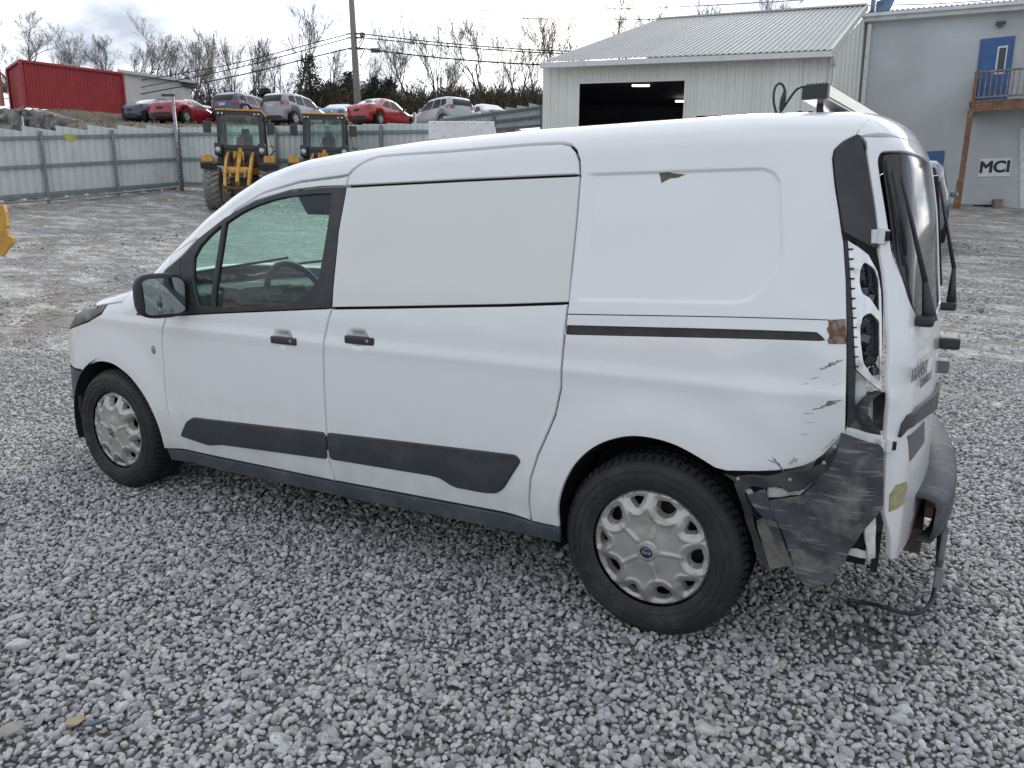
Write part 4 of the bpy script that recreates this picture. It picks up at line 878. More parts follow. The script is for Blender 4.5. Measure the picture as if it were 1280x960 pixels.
tag(mesh_obj('ground', V, F, GM, smooth_=True), kind='structure')

# loose stones: every one a real stone, set out by geometry nodes from a cloud of points
def stone_meshes(n, m):
    out = []
    for k in range(n):
        bm = bmesh.new(); bmesh.ops.create_icosphere(bm, subdivisions=2 if k < 5 else 1, radius=.5); r = random.Random(k)
        pl = [(Vector((r.uniform(-1, 1), r.uniform(-1, 1), r.uniform(-1, 1))).normalized(), r.uniform(.26, .40)) for _ in range(9)]
        for v in bm.verts:
            for nrm, dd in pl:
                q = v.co.dot(nrm)
                if q > dd: v.co -= nrm*(q-dd)*.85
            v.co.x *= 1.25; v.co.z *= .72
        me = bpy.data.meshes.new('pebble'); bm.to_mesh(me); bm.free(); me.polygons.foreach_set('use_smooth', [k in (2, 6)]*len(me.polygons)); me.materials.append(m); out.append(me)
    return out
def stone_material():
    m = bpy.data.materials.new('limestone_pebbles'); m.use_nodes = True; nt = m.node_tree; N = nt.nodes; L = nt.links; b = N['Principled BSDF']; b.inputs['Roughness'].default_value = .72
    a = N.new('ShaderNodeAttribute'); a.attribute_name = 'tone'; a.attribute_type = 'INSTANCER'
    cr = N.new('ShaderNodeValToRGB'); E = cr.color_ramp.elements; E[0].position = 0; E[0].color = (.09, .092, .10, 1); E[1].position = 1; E[1].color = (.68, .67, .64, 1)
    for p, c in ((.12, (.25, .25, .255, 1)), (.45, (.435, .43, .425, 1)), (.82, (.58, .573, .56, 1)), (.93, (.44, .41, .36, 1))): e = E.new(p); e.color = c
    L.new(a.outputs['Fac'], cr.inputs[0])
    tc = N.new('ShaderNodeTexCoord'); n = N.new('ShaderNodeTexNoise'); n.inputs['Scale'].default_value = 4; n.inputs['Detail'].default_value = 6; L.new(tc.outputs['Object'], n.inputs[0])
    r = N.new('ShaderNodeMapRange'); r.inputs[1].default_value = .3; r.inputs[2].default_value = .7; r.inputs[3].default_value = .78; r.inputs[4].default_value = 1.18; L.new(n.outputs[0], r.inputs[0])
    s = N.new('ShaderNodeVectorMath'); s.operation = 'SCALE'; L.new(cr.outputs[0], s.inputs[0]); L.new(r.outputs[0], s.inputs[3]); L.new(s.outputs[0], b.inputs['Base Color'])
    return m
def gravel(name, pts, scl, rot, tone, idx, meshes):
    me = bpy.data.meshes.new(name); me.vertices.add(len(pts)); me.vertices.foreach_set('co', np.asarray(pts, np.float32).ravel())
    for nm, ty, arr in (('scl', 'FLOAT_VECTOR', scl), ('rot', 'FLOAT_VECTOR', rot), ('tone', 'FLOAT', tone), ('idx', 'INT', idx)):
        at_ = me.attributes.new(nm, ty, 'POINT'); at_.data.foreach_set('vector' if ty == 'FLOAT_VECTOR' else 'value', np.asarray(arr, np.int32 if ty == 'INT' else np.float32).ravel())
    o = link(bpy.data.objects.new(name, me)); tag(o, kind='stuff')
    lib = bpy.data.collections.new(name+'_kinds')
    for k, q in enumerate(meshes): lib.objects.link(bpy.data.objects.new('pebble', q))
    ng = bpy.data.node_groups.new(name, 'GeometryNodeTree'); ng.interface.new_socket('Geometry', in_out='INPUT', socket_type='NodeSocketGeometry'); ng.interface.new_socket('Geometry', in_out='OUTPUT', socket_type='NodeSocketGeometry')
    N = ng.nodes; L = ng.links; gi = N.new('NodeGroupInput'); go = N.new('NodeGroupOutput')
    mp = N.new('GeometryNodeMeshToPoints'); ci = N.new('GeometryNodeCollectionInfo'); ci.inputs['Collection'].default_value = lib; ci.inputs['Separate Children'].default_value = True; ci.inputs['Reset Children'].default_value = True
    io = N.new('GeometryNodeInstanceOnPoints'); io.inputs['Pick Instance'].default_value = True
    def attr(nm, ty): a = N.new('GeometryNodeInputNamedAttribute'); a.data_type = ty; a.inputs['Name'].default_value = nm; return a.outputs['Attribute']
    L.new(gi.outputs[0], mp.inputs['Mesh']); L.new(mp.outputs[0], io.inputs['Points']); L.new(ci.outputs[0], io.inputs['Instance'])
    L.new(attr('idx', 'INT'), io.inputs['Instance Index']); L.new(attr('scl', 'FLOAT_VECTOR'), io.inputs['Scale']); L.new(attr('rot', 'FLOAT_VECTOR'), io.inputs['Rotation']); L.new(io.outputs[0], go.inputs[0])
    md = o.modifiers.new('set_out', 'NODES'); md.node_group = ng; return o
SM = stone_material(); SMESH = stone_meshes(8, SM)
def scatter():
    P = []; S = []
    for (d0, d1, sp, l0, l1, smin, smax) in ((.9, 3.4, .0185, -2.4, 2.7, .0145, .033), (3.4, 5.2, .022, -3.8, 3.9, .016, .034), (5.2, 8.5, .034, -6.2, 6.2, .020, .042), (8.5, 13, .055, -9.3, 9.3, .03, .06), (13, 20, .12, -14, 14, .04, .09)):
        d = np.arange(d0, d1, sp); l = np.arange(l0, l1, sp); D, Lx = np.meshgrid(d, l, indexing='ij'); D = D.ravel(); Lx = Lx.ravel()
        D = D+RNG.uniform(-.48, .48, len(D))*sp; Lx = Lx+RNG.uniform(-.48, .48, len(D))*sp
        ok = np.abs(Lx) < D*.72+.35
        x = CAM[0]+HEAD[0]*D+LAT[0]*Lx; y = CAM[1]+HEAD[1]*D+LAT[1]*Lx
        ok &= ~((x > -3.4) & (x < .6) & (y > 1.1) & (y < 2.2)) if False else ok
        dens = .5+.5*hn(x, y, .8)+.3*hn(x+7, y, 2.3)
        thin = np.interp(D, [2, 5, 6.2, 8, 13], [.0, .0, .45, .80, .95])
        ok &= (dens > thin-.15+.35*RNG.uniform(-1, 1, len(D))*(D > 4.2))
        bare = np.hypot(x-.69, (y-.37)*.8); ok &= (bare > .10+.14*RNG.uniform(0, 1, len(D))) | (RNG.uniform(0, 1, len(D)) < .3)
        x = x[ok]; y = y[ok]; D = D[ok]
        big = RNG.uniform(0, 1, len(x)); s = smin+(smax-smin)*RNG.uniform(0, 1, len(x))**1.5
        s = np.where(big > .988, s*1.65, s); s = np.where(big > .9975, s*1.3, s); s = np.where((big < .25), s*.7, s)
        z = H(x, y)-.012+.010*hn(x, y, 1.6)+s*.13+RNG.uniform(0, .014, len(x))*(s < .05)
        P.append(np.stack([x, y, z], 1)); S.append(s)
    P = np.concatenate(P); S = np.concatenate(S); n = len(P)
    R_ = np.stack([RNG.normal(0, .45, n), RNG.normal(0, .45, n), RNG.uniform(0, 6.28, n)], 1)
    sc = S[:, None]*RNG.uniform(.75, 1.25, (n, 3)); tone = np.clip(RNG.beta(1.9, 1.9, n)+.10*hn(P[:, 0], P[:, 1], .7), 0, 1); idx = RNG.integers(0, 5, n)
    d, _ = dl_of(P[:, 0], P[:, 1]); idx = np.where(d > 4.5, RNG.integers(5, 8, n), idx)
    print('stones', n); return gravel('gravel', P, sc, R_, tone, idx, SMESH)
scatter()
# a few single larger stones and scraps one can point to
LST = mat('large_stone', (.40, .40, .39), .75, var=.25, vscale=20, bump=.3, bscale=60)
def rock(px, dep_px, size, label, m=LST, seed=0, flat=.6):
    d = _F+_R*(px-640)/FPX-_U*(dep_px-480)/FPX; p = CAM+d*(-CAM[2]/d[2])
    r = random.Random(seed); bm = bmesh.new(); bmesh.ops.create_icosphere(bm, subdivisions=3, radius=.5)
    pl = [(Vector((r.uniform(-1, 1), r.uniform(-1, 1), r.uniform(-1, 1))).normalized(), r.uniform(.28, .42)) for _ in range(11)]
    for v in bm.verts:
        for nrm, dd in pl:
            q = v.co.dot(nrm)
            if q > dd: v.co -= nrm*(q-dd)*.9
        v.co = Vector((v.co.x*size*1.3, v.co.y*size, v.co.z*size*flat))
    me = bpy.data.meshes.new('stone'); bm.to_mesh(me); bm.free(); me.materials.append(m); me.polygons.foreach_set('use_smooth', [True]*len(me.polygons))
    o = link(bpy.data.objects.new('stone', me)); o.location = (p[0], p[1], size*.22+.008); o.rotation_euler.z = r.uniform(0, 6); tag(o, label, 'stone'); return o
rock(780, 806, .042, 'blue grey stone on the gravel below the rear wheel', mat('slate_stone', (.16, .19, .23), .7, var=.2, vscale=40), 1, .5)
rock(851, 820, .05, 'pale grey rounded stone below and right of the rear wheel', seed=2)
rock(881, 918, .055, 'cream grey stone near the bottom edge of the gravel', mat('cream_stone', (.50, .48, .43), .75, var=.15, vscale=40), 3)
rock(25, 812, .065, 'broad whitish stone at the left edge of the gravel', mat('whitish_stone', (.55, .55, .52), .75, var=.15, vscale=40), 4)
rock(96, 908, .045, 'yellowish tan stone in the gravel at lower left', mat('tan_stone', (.42, .34, .20), .8, var=.2, vscale=40), 5, .4)
rock(262, 640, .07, 'pale stone on the gravel below the front door', seed=6)
rock(14, 920, .06, 'brownish grey stone at the lower left corner', mat('brownish_stone', (.36, .33, .30), .8, var=.2, vscale=30), 7, .5)
for (px, py, L_, an, lab) in ((122, 915, .075, .3, 'dark blue grey splinter lying on the gravel beside the tan stone'), (245, 912, .06, .2, 'thin dark sliver lying on the gravel near the bottom edge')):
    d = _F+_R*(px-640)/FPX-_U*(py-480)/FPX; p = CAM+d*(-CAM[2]/d[2]); b = MB(); Mz = Matrix.Rotation(an+YAW, 3, 'Z')
    b.prism([np.array((Mz @ Vector(q))[:])+p+np.array([0, 0, .028]) for q in ((-L_/2, -.006, 0), (-L_*.1, -.014, .002), (L_/2, -.004, .008), (L_*.4, .007, .006), (-L_*.3, .010, 0))], (0, 0, .005)); tag(b.build('splinter', mat('slate_splinter', (.07, .085, .11), .4, var=.3, vscale=50)), lab, 'splinter')

# ---------------------------------------------------------------- corrugated fence
ZINC = mat('fence_sheet', (.57, .60, .59), .5, metal=.1, var=.04, vscale=1.2, dirt=(.44, .45, .44), dscale=2, dlo=.5, dhi=.85, objvar=.06)
ZPOST = mat('fence_post_steel', (.19, .235, .25), .5, metal=.2, var=.15, vscale=5)
def ribbed(A, B, C_, D, nr, depth, nrm, rib=.25):
    """sheet with corners A(bottom left) B(bottom right) C_(top right) D(top left), trapezoid ribs along A->D; real 2 mm sheet with both faces"""
    A, B, C_, D = (np.asarray(p, float) for p in (A, B, C_, D)); us = []; hs = []
    for k in range(nr):
        for u, h in ((0, 0), (1-rib*1.6, 0), (1-rib*1.3, 1), (1-rib*.3, 1)): us.append((k+u)/nr); hs.append(h*depth)
    us.append(1); hs.append(0); V = []; F = []; n = len(us); nrm = np.asarray(nrm, float)
    for side in (0, 1):
        for P0, P1 in ((A, B), (D, C_)):
            for u, h in zip(us, hs): V.append(P0+(P1-P0)*u+nrm*(h+.0025*side))
    for i in range(n-1):
        F.append((i, i+1, n+i+1, n+i)); F.append((2*n+i+1, 2*n+i, 3*n+i, 3*n+i+1)); F.append((i+1, i, 2*n+i, 2*n+i+1)); F.append((n+i, n+i+1, 3*n+i+1, 3*n+i))
    F.append((0, n, 3*n, 2*n)); F.append((n-1, 3*n-1, 4*n-1, 2*n-1)); return V, F
def fence(A, B, hA, hB, npost, label, group=None, sheets=None, hmax=2.35, gap=.12, first=True):
    """A,B: ground points. sheets hang behind the rails as seen from the yard"""
    A = np.array(A, float); B = np.array(B, float); u = B-A; Ln = np.hypot(u[0], u[1]); nrm = np.array([u[1], -u[0], 0])/Ln
    if nrm@(CAM-A) < 0: nrm = -nrm
    t = empty('metal_fence', A, label, 'fence', group); inv = t.matrix_basis.inverted(); inv = Matrix.Translation(-Vector(A))
    def put(o): o.matrix_parent_inverse = inv
    g = lambda s: A+(B-A)*s
    n = sheets or int(Ln/.92); r = random.Random(int(Ln*10))
    for i in range(n):
        s0, s1 = i/n, (i+1)/n; a = g(s0); b = g(s1); hh = hA+(hB-hA)*(s0+s1)/2; st = .035+r.uniform(-.02, .02)
        zt0 = max(a[2], b[2])+hh; j = r.uniform(-.015, .015)
        V, F = ribbed(a+[0, 0, gap]-nrm*.06, b+[0, 0, gap]-nrm*.06, [b[0], b[1], zt0+j-st*.3]-nrm*.06, [a[0], a[1], zt0+j+st]-nrm*.06, 4, .032, -nrm); put(mesh_obj('sheet', V, F, ZINC, t))
    for i in range(npost+1):
        p = g(i/npost); hh = (hA+(hB-hA)*i/npost); b = MB(); b.bar(p+nrm*.05-[0, 0, .1], p+nrm*.05+[0, 0, hh-.05], .085, .085, nrm); b.box(p+nrm*.05+[0, 0, hh-.04], (.10, .10, .02)); put(b.build('post', ZPOST, t))
        if i < npost:
            q = g((i+1)/npost); h2 = (hA+(hB-hA)*(i+1)/npost)
            for f in (.10, .50, .90): b = MB(); b.bar(p+[0, 0, hh*f], q+[0, 0, h2*f], .05, .10); put(b.build('rail', ZPOST, t))
    return t
FA = gpt(-150, 22.3); FC = gpt(229, 29.2); FD = gpt(548, 27)
f1 = fence(FA, FC, 2.30, 2.22, 4, 'long grey corrugated metal fence along the left of the yard below the container')
f2 = fence(FC+np.array([.1, 0, 0]), FD, 2.22, 2.55, 5, 'grey corrugated metal fence running behind the two yellow loaders')
q1 = at(555, 168, 34); q2 = at(676, 158, 36)
for q in (q1, q2): q[2] -= .05
f3 = fence(q1, q2, .72, 1.0, 2, 'short grey corrugated fence beside the left corner of the metal garage', sheets=8, gap=.02)
# kerb, pipe, sign, corner poles
CONC = mat('old_concrete', (.27, .26, .24), .9, var=.3, vscale=3, dirt=(.07, .07, .07), dscale=2.5, dlo=.46, dhi=.62, bump=.4, bscale=20)
nk = 14; kr = empty('kerb', FA, 'low broken concrete kerb with dark gaps under the left fence', 'kerb'); 
for i in range(nk):
    a = FA+(FC-FA)*(i+.04)/nk; b = FA+(FC-FA)*(i+.86-.05*(i % 3))/nk; o = MB().bar(a+[0, 0, .06], b+[0, 0, .06], .12, .12).build('kerb_stone', CONC, kr); o.matrix_parent_inverse = Matrix.Translation(-Vector(FA))
nn = np.array([(FC-FA)[1], -(FC-FA)[0], 0]); nn /= np.linalg.norm(nn)
if nn@(CAM-FA) < 0: nn = -nn
b = MB(); b.tube([FA+nn*.5+[0, 0, .10], (FA+FC)/2+nn*.42+[0, 0, .02], FC+nn*.4+[0, 0, .10], FD*.35+FC*.65+nn*.4+[0, 0, .1]], .035, 8); tag(b.build('ground_pipe', STEEL), 'thin grey pipe lying on the ground along the foot of the fence', 'pipe')
p = at(88, 172, 24.4); b = MB(); b.box(p, (.30, .02, .20), Matrix.Rotation(YAW+.25, 3, 'Z')); o = b.build('fence_notice', mat('yellow_notice', (.45, .40, .08), .6, dirt=(.12, .11, .05), dscale=30)); tag(o, 'small yellow notice fixed at the top of the grey fence', 'notice')
cp = gpt(232, 28.6); b = MB(); b.tube([cp, cp+[-.1, 0, 3.35]], .055, 10); tag(b.build('fence_pole', STEEL), 'tall thin galvanised pole standing at the corner of the fence', 'pole')
b = MB(); n_ = 22
for k in range(n_): b.box(cp+np.array([.14+.02*(k % 2), -.05, .08+k*.105]), (.05, .04, .075), Matrix.Rotation(.6*(k % 2)-.3, 3, 'Y'), .01)
tag(b.build('rusty_chain', mat('chain_rust', (.05, .03, .025), .8), recalc=True), 'rusty heavy chain hanging down beside the pole at the fence corner', 'chain')['kind'] = 'stuff'
cq = at(31, 168, 27); b = MB(); b.tube([cq-[0, 0, 1.8], cq+[-.05, 0, .6]], .03, 8); tag(b.build('marker_stake', STEEL), 'thin bent white stake sticking up behind the left fence', 'stake')
cq = at(520, 168, 27.6); b = MB(); b.tube([cq-[0, 0, 1.8], cq+[-.05, 0, .75]], .05, 8); tag(b.build('marker_stake', STEEL), 'short grey pole standing above the fence below the silver suv', 'pole')

# concrete retaining wall with the red container on top
r0 = at(-60, 172, 36.5); r1 = at(104, 170, 38.5)
rw = empty('retaining_wall', r0, 'crumbling stained concrete wall under the red shipping container', 'wall')
V = []; F = []; nx, nz = 60, 16; rr = random.Random(5)
top0, top1 = at(-60, 131, 36.5)[2], at(104, 150, 38.5)[2]
for i in range(nx+1):
    s = i/nx; a = r0+(r1-r0)*s; zt = (top0+(top1-top0)*smooth((s-.55)/.45)); 
    for j in range(nz+1):
        t = j/nz; z = a[2]-2.5+(zt-a[2]+2.5)*t; q = a+HEAD*(.3*t+.12*hn(i*.5, j*.6, 1)-.10*((i % 10) == 0)-.25*(1 if hn(i*.31+4, j*.35, 1) < -.55 else 0)); V.append((q[0], q[1], z+(.10*hn(i*.9, 3, 1) if j == nz else 0)))
for i in range(nx):
    for j in range(nz): a = i*(nz+1)+j; F.append((a, a+nz+1, a+nz+2, a+1))
top = len(V); 
for i in range(nx+1): q = np.array(V[i*(nz+1)+nz])+HEAD*3; V.append((q[0], q[1], q[2]+.1))
for i in range(nx): F.append((i*(nz+1)+nz, (i+1)*(nz+1)+nz, top+i+1, top+i))
o = mesh_obj('wall_face', V, F, CONC, rw); o.matrix_parent_inverse = Matrix.Translation(-Vector(r0))

def container():
    A = at(32, 134.5, 41.5); B = at(158, 146, 45); u = B-A; u[2] = 0; ln = 6.06; u /= np.linalg.norm(u); dz = (B[2]-A[2])/np.linalg.norm((B-A)[:2]); u3 = np.array([u[0], u[1], dz]); v = np.array([-u[1], u[0], 0])
    if v@HEAD < 0: v = -v
    RED = mat('container_red', (.36, .030, .035), .5, var=.12, vscale=2, dirt=(.20, .03, .025), dscale=3, dlo=.5, dhi=.75)
    t = empty('shipping_container', A, 'red corrugated shipping container on the embankment above the fence', 'container'); inv = Matrix.Translation(-Vector(A)); h = 2.34
    L0 = np.linalg.norm((B-A)[:2])
    def put(o): o.matrix_parent_inverse = inv
    Z = np.array([0, 0, 1.])
    n = 6
    for i in range(n):
        a = A+u3*L0*i/n+Z*.12; b = A+u3*L0*(i+1)/n+Z*.12; V, F = ribbed(a+v*.04, b+v*.04, b+v*.04+Z*(h-.2), a+v*.04+Z*(h-.2), 5, .045, v, .45); put(mesh_obj('side_panel', V, F, RED, t))
    w = 3.1*v
    for i in range(3):
        a = A+w*(i/3)+Z*.12; b = A+w*((i+1)/3)+Z*.12; V, F = ribbed(a+u*.04, b+u*.04, b+u*.04+Z*(h-.2), a+u*.04+Z*(h-.2), 4, .04, u, .45); put(mesh_obj('end_panel', V, F, RED, t))
    for o_, p0, p1 in (('bottom_rail', A+Z*.07, A+u3*L0+Z*.07), ('top_rail', A+Z*h, A+u3*L0+Z*h), ('bottom_rail', A+w+Z*.07, A+w+u3*L0+Z*.07), ('top_rail', A+w+Z*h, A+w+u3*L0+Z*h), ('end_rail', A+Z*.07, A+w+Z*.07), ('end_rail', A+Z*h, A+w+Z*h), ('corner_post', A, A+Z*h), ('corner_post', A+u3*L0, A+u3*L0+Z*h), ('corner_post', A+w, A+w+Z*h), ('corner_post', A+w+u3*L0, A+w+u3*L0+Z*h)):
        b = MB(); b.bar(p0, p1, .12, .12); put(b.build(o_, RED, t))
    b = MB(); b.add([A+Z*h, A+u3*L0+Z*h, A+w+u3*L0+Z*h, A+w+Z*h], [(0, 1, 2, 3)]); b.add([A+u3*L0+Z*.1, A+w+u3*L0+Z*.1, A+w+u3*L0+Z*h, A+u3*L0+Z*h], [(0, 1, 2, 3)]); put(b.build('roof_panel', RED, t))
    # neighbour at the picture's left edge
    a = at(-60, 130, 41.5); b_ = at(4, 132, 42); t2 = empty('shipping_container', a, 'faded pink red container at the very left edge of the photo', 'container'); Vv = Vector(a)
    PK = mat('faded_red', (.42, .16, .15), .6, var=.1, vscale=3); uu = b_-a; uu[2] = 0
    for i in range(2):
        V, F = ribbed(a+uu*i/2, a+uu*(i+1)/2, a+uu*(i+1)/2+Z*2.5, a+uu*i/2+Z*2.5, 5, .045, v, .45); o = mesh_obj('side_panel', V, F, PK, t2); o.matrix_parent_inverse = Matrix.Translation(-Vv)
    b = MB(); b.bar(a+Z*2.5, a+uu+Z*2.5, .12); b.bar(a+uu, a+uu+Z*2.5, .12); b.bar(a+Z*.05, a+uu+Z*.05, .12); o = b.build('frame', PK, t2); o.matrix_parent_inverse = Matrix.Translation(-Vv)
container()
def white_building():
    A = at(150, 150, 52); B = at(238, 150, 54); A[2] = B[2] = min(A[2], B[2])-1; C1 = at(238, 105, 54); D1 = at(150, 91, 52); Z = np.array([0, 0, 1.])
    t = empty('white_building', A, 'low white block building behind the red container', 'building'); inv = Matrix.Translation(-Vector(A))
    WB_ = mat('white_block_wall', (.60, .60, .58), .8, var=.08, vscale=2, dirt=(.35, .34, .33), dscale=5, dlo=.55, dhi=.8)
    b = MB(); b.prism([A, B, C1, D1], (A-CAM)/np.linalg.norm(A-CAM)*6); o = b.build('wall', WB_, t); o.matrix_parent_inverse = inv
    rf = mat('dark_eave', (.08, .08, .09), .7); b = MB(); b.prism([D1-HEAD*.3+LAT*0-Z*.02, C1-HEAD*.3+LAT*.5-Z*.02, C1-HEAD*.3+LAT*.5+Z*.16, D1-HEAD*.3+Z*.16], (A-CAM)/np.linalg.norm(A-CAM)*6.5); o = b.build('roof', mat('pale_roof', (.5, .5, .5), .7), t); o.matrix_parent_inverse = inv
    b = MB(); b.prism([C1-HEAD*.33-LAT*.5-Z*.22, C1-HEAD*.33+LAT*.55-Z*.3, C1-HEAD*.33+LAT*.55-Z*.0, C1-HEAD*.33-LAT*.5+Z*.0], HEAD*.5); o = b.build('broken_eave', rf, t); o.matrix_parent_inverse = inv
    p = at(210, 119, 51.8); b = MB(); b.box(p, (.85, .1, .15), Matrix.Rotation(YAW, 3, 'Z')); o = b.build('vent_slot', rf, t); o.matrix_parent_inverse = inv
white_building()

# ---------------------------------------------------------------- grey metal garage and blue grey block building
def quad_wall(name, P, parent, m, inv, nsheet, nr, depth, nrm, openings=()):
    """P = bl, br, tr, tl. openings in (u0,u1,v1): from the ground up to v1"""
    bl, br, tr, tl = P
    lerp = lambda u, v: (bl+(br-bl)*u)*(1-v)+(tl+(tr-tl)*u)*v
    cuts = sorted(set([i/nsheet for i in range(nsheet+1)]+[q for o in openings for q in o[:2]]))
    for u0, u1 in zip(cuts[:-1], cuts[1:]):
        if u1-u0 < 1e-4: continue
        v0 = 0
        for o in openings:
            if o[0]-1e-6 <= u0 and u1 <= o[1]+1e-6: v0 = o[2]
        V, F = ribbed(lerp(u0, v0), lerp(u1, v0), lerp(u1, 1), lerp(u0, 1), max(1, round(nr*(u1-u0)*nsheet)), depth, nrm); o_ = mesh_obj(name, V, F, m, parent); o_.matrix_parent_inverse = inv
def garage():
    Z = np.array([0, 0, 1.]); E0 = at(679, 81, 27.8); E1 = at(1040, 65, 26.0); G0 = E0.copy(); G1 = E1.copy(); G0[2] = 2.0; G1[2] = 1.6
    B1 = at(1091, 60, 29.2); B1g = B1.copy(); B1g[2] = 1.6; R1 = at(1084, 7, 28.9); R0 = at(822, 24.5, 33.5)
    GW = mat('garage_sheet', (.64, .645, .60), .45, metal=.05, var=.05, vscale=1, objvar=.03); GR = mat('garage_roof_sheet', (.48, .49, .47), .45, metal=.2, var=.05, vscale=1, objvar=.03)
    t = empty('metal_garage', G0, 'pale grey ribbed metal garage with two dark vehicle openings', 'building'); inv = Matrix.Translation(-Vector(G0))
    u = E1-E0; u[2] = 0; L_ = np.linalg.norm(u); u /= L_; nrm = np.array([u[1], -u[0], 0])
    def uv(px, py):
        d = _F+_R*(px-640)/FPX-_U*(py-480)/FPX; tt = np.dot(E0-CAM, nrm)/np.dot(d, nrm); p = CAM+d*tt; return np.dot(p-E0, u)/L_, (p[2]-G0[2])/(E0[2]-G0[2])
    a = uv(723, 104); b_ = uv(857, 100); c = uv(871, 143); d = uv(1000, 143)
    quad_wall('wall_sheet', (G0, G1, E1, E0), t, GW, inv, 11, 3, .03, nrm, [(a[0], b_[0], (a[1]+b_[1])/2), (c[0], d[0], c[1])])
    s = B1-E1; s[2] = 0; ns = np.array([s[1], -s[0], 0]); ns /= np.linalg.norm(ns)
    if ns@(CAM-E1) < 0: ns = -ns
    quad_wall('side_sheet', (G1, B1g, at(1091, 9.5, 29.2), E1+Z*.0), t, GW, inv, 3, 3, .03, ns)
    # roof sheets, from eave to ridge
    e0 = at(675.5, 77.5, 27.3); e1 = at(1040, 62.5, 25.5); n = 12
    for i in range(n):
        q0, q1 = i/n, (i+1)/n; rn = np.cross(e1-e0, R0-e0); rn /= np.linalg.norm(rn); rn = rn if rn[2] > 0 else -rn
        V, F = ribbed(e0+(e1-e0)*q0, e0+(e1-e0)*q1, R0+(R1-R0)*q1, R0+(R1-R0)*q0, 4, .035, rn); o = mesh_obj('roof_sheet', V, F, GR, t); o.matrix_parent_inverse = inv
    bk = HEAD*5-Z*2.2; V, F = ribbed(R1+Z*.0, R0, R0+bk, R1+bk, 6, .03, Z); o = mesh_obj('roof_sheet', V, F, GR, t); o.matrix_parent_inverse = inv
    b = MB(); b.bar(R0+Z*.03, R1+Z*.03, .25, .05); o = b.build('ridge_cap', GR, t); o.matrix_parent_inverse = inv
    WT = mat('white_trim', (.62, .63, .62), .4, var=.05, vscale=3, dirt=(.3, .3, .29), dscale=6, dlo=.55, dhi=.8)
    b = MB(); b.bar(e0-Z*.12, e1-Z*.12, .14, .17); o = b.build('gutter', WT, t); o.matrix_parent_inverse = inv
    b = MB(); b.bar(e1-Z*.05, R1-Z*.05, .06, .18); o = b.build('rake_trim', GW, t); o.matrix_parent_inverse = inv
    b = MB(); b.bar(E1+nrm*.05-Z*.1, G1+nrm*.05, .10, .10, nrm); o = b.build('corner_trim', WT, t); o.matrix_parent_inverse = inv
    b = MB(); b.bar(e1+u*.02-Z*.15, E1+nrm*.12+u*.1-Z*.45, .09, .09); b.bar(E1+nrm*.12+u*.1-Z*.45, G1+nrm*.12+u*.1, .09, .09, nrm); o = b.build('downpipe', WT, t); o.matrix_parent_inverse = inv
    b = MB(); P0 = G0+(G1-G0)*a[0]; P1 = G0+(G1-G0)*b_[0]; zt = G0[2]+(E0[2]-G0[2])*a[1]
    P0t = np.array([P0[0], P0[1], zt]); P1t = np.array([P1[0], P1[1], zt])
    b.bar(P0+nrm*.04, P0t+nrm*.04, .10, .06, nrm); b.bar(P1+nrm*.04, P1t+nrm*.04, .06, .06, nrm); b.bar(P0t+nrm*.04, P1t+nrm*.04, .06, .06); o = b.build('opening_frame', GW, t); o.matrix_parent_inverse = inv
    # dark interior: floor, back and side walls, roof
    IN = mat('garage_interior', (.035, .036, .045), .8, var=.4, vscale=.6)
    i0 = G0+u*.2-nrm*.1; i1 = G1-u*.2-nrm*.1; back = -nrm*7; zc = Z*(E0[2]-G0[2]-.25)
    b = MB(); b.add([i0+back, i1+back, i1+back+zc, i0+back+zc], [(0, 1, 2, 3)]); b.add([i0, i0+back, i0+back+zc, i0+zc], [(0, 1, 2, 3)]); b.add([i1, i1+back, i1+back+zc, i1+zc], [(0, 1, 2, 3)]); b.add([i0+zc, i1+zc, i1+back+zc, i0+back+zc], [(0, 1, 2, 3)]); o = b.build('dark_inner_shell', IN, t); o.matrix_parent_inverse = inv
    for px, py, dp, w in ((801, 107, 28.6, .62), (851, 126.5, 31.5, .42)):
        p = at(px, py, dp); b = MB(); b.box(p, (w, .12, .05), Matrix.Rotation(YAW, 3, 'Z')); o = b.build('strip_light', mat('strip_light_glow', (.9, .9, .85), .5, emit=(1, .96, .85, 3)), t); o.matrix_parent_inverse = inv
garage()
BLUE = mat('blue_door_paint', (.03, .095, .26), .45, var=.12, vscale=3)
WOOD = mat('weathered_wood', (.23, .20, .17), .8, var=.3, vscale=6, dirt=(.10, .08, .06), dscale=8, bump=.3, bscale=30)
WOODB = mat('brown_stained_wood', (.17, .085, .05), .75, var=.35, vscale=5, dirt=(.30, .19, .11), dscale=6, dlo=.5, dhi=.7, bump=.3, bscale=30)
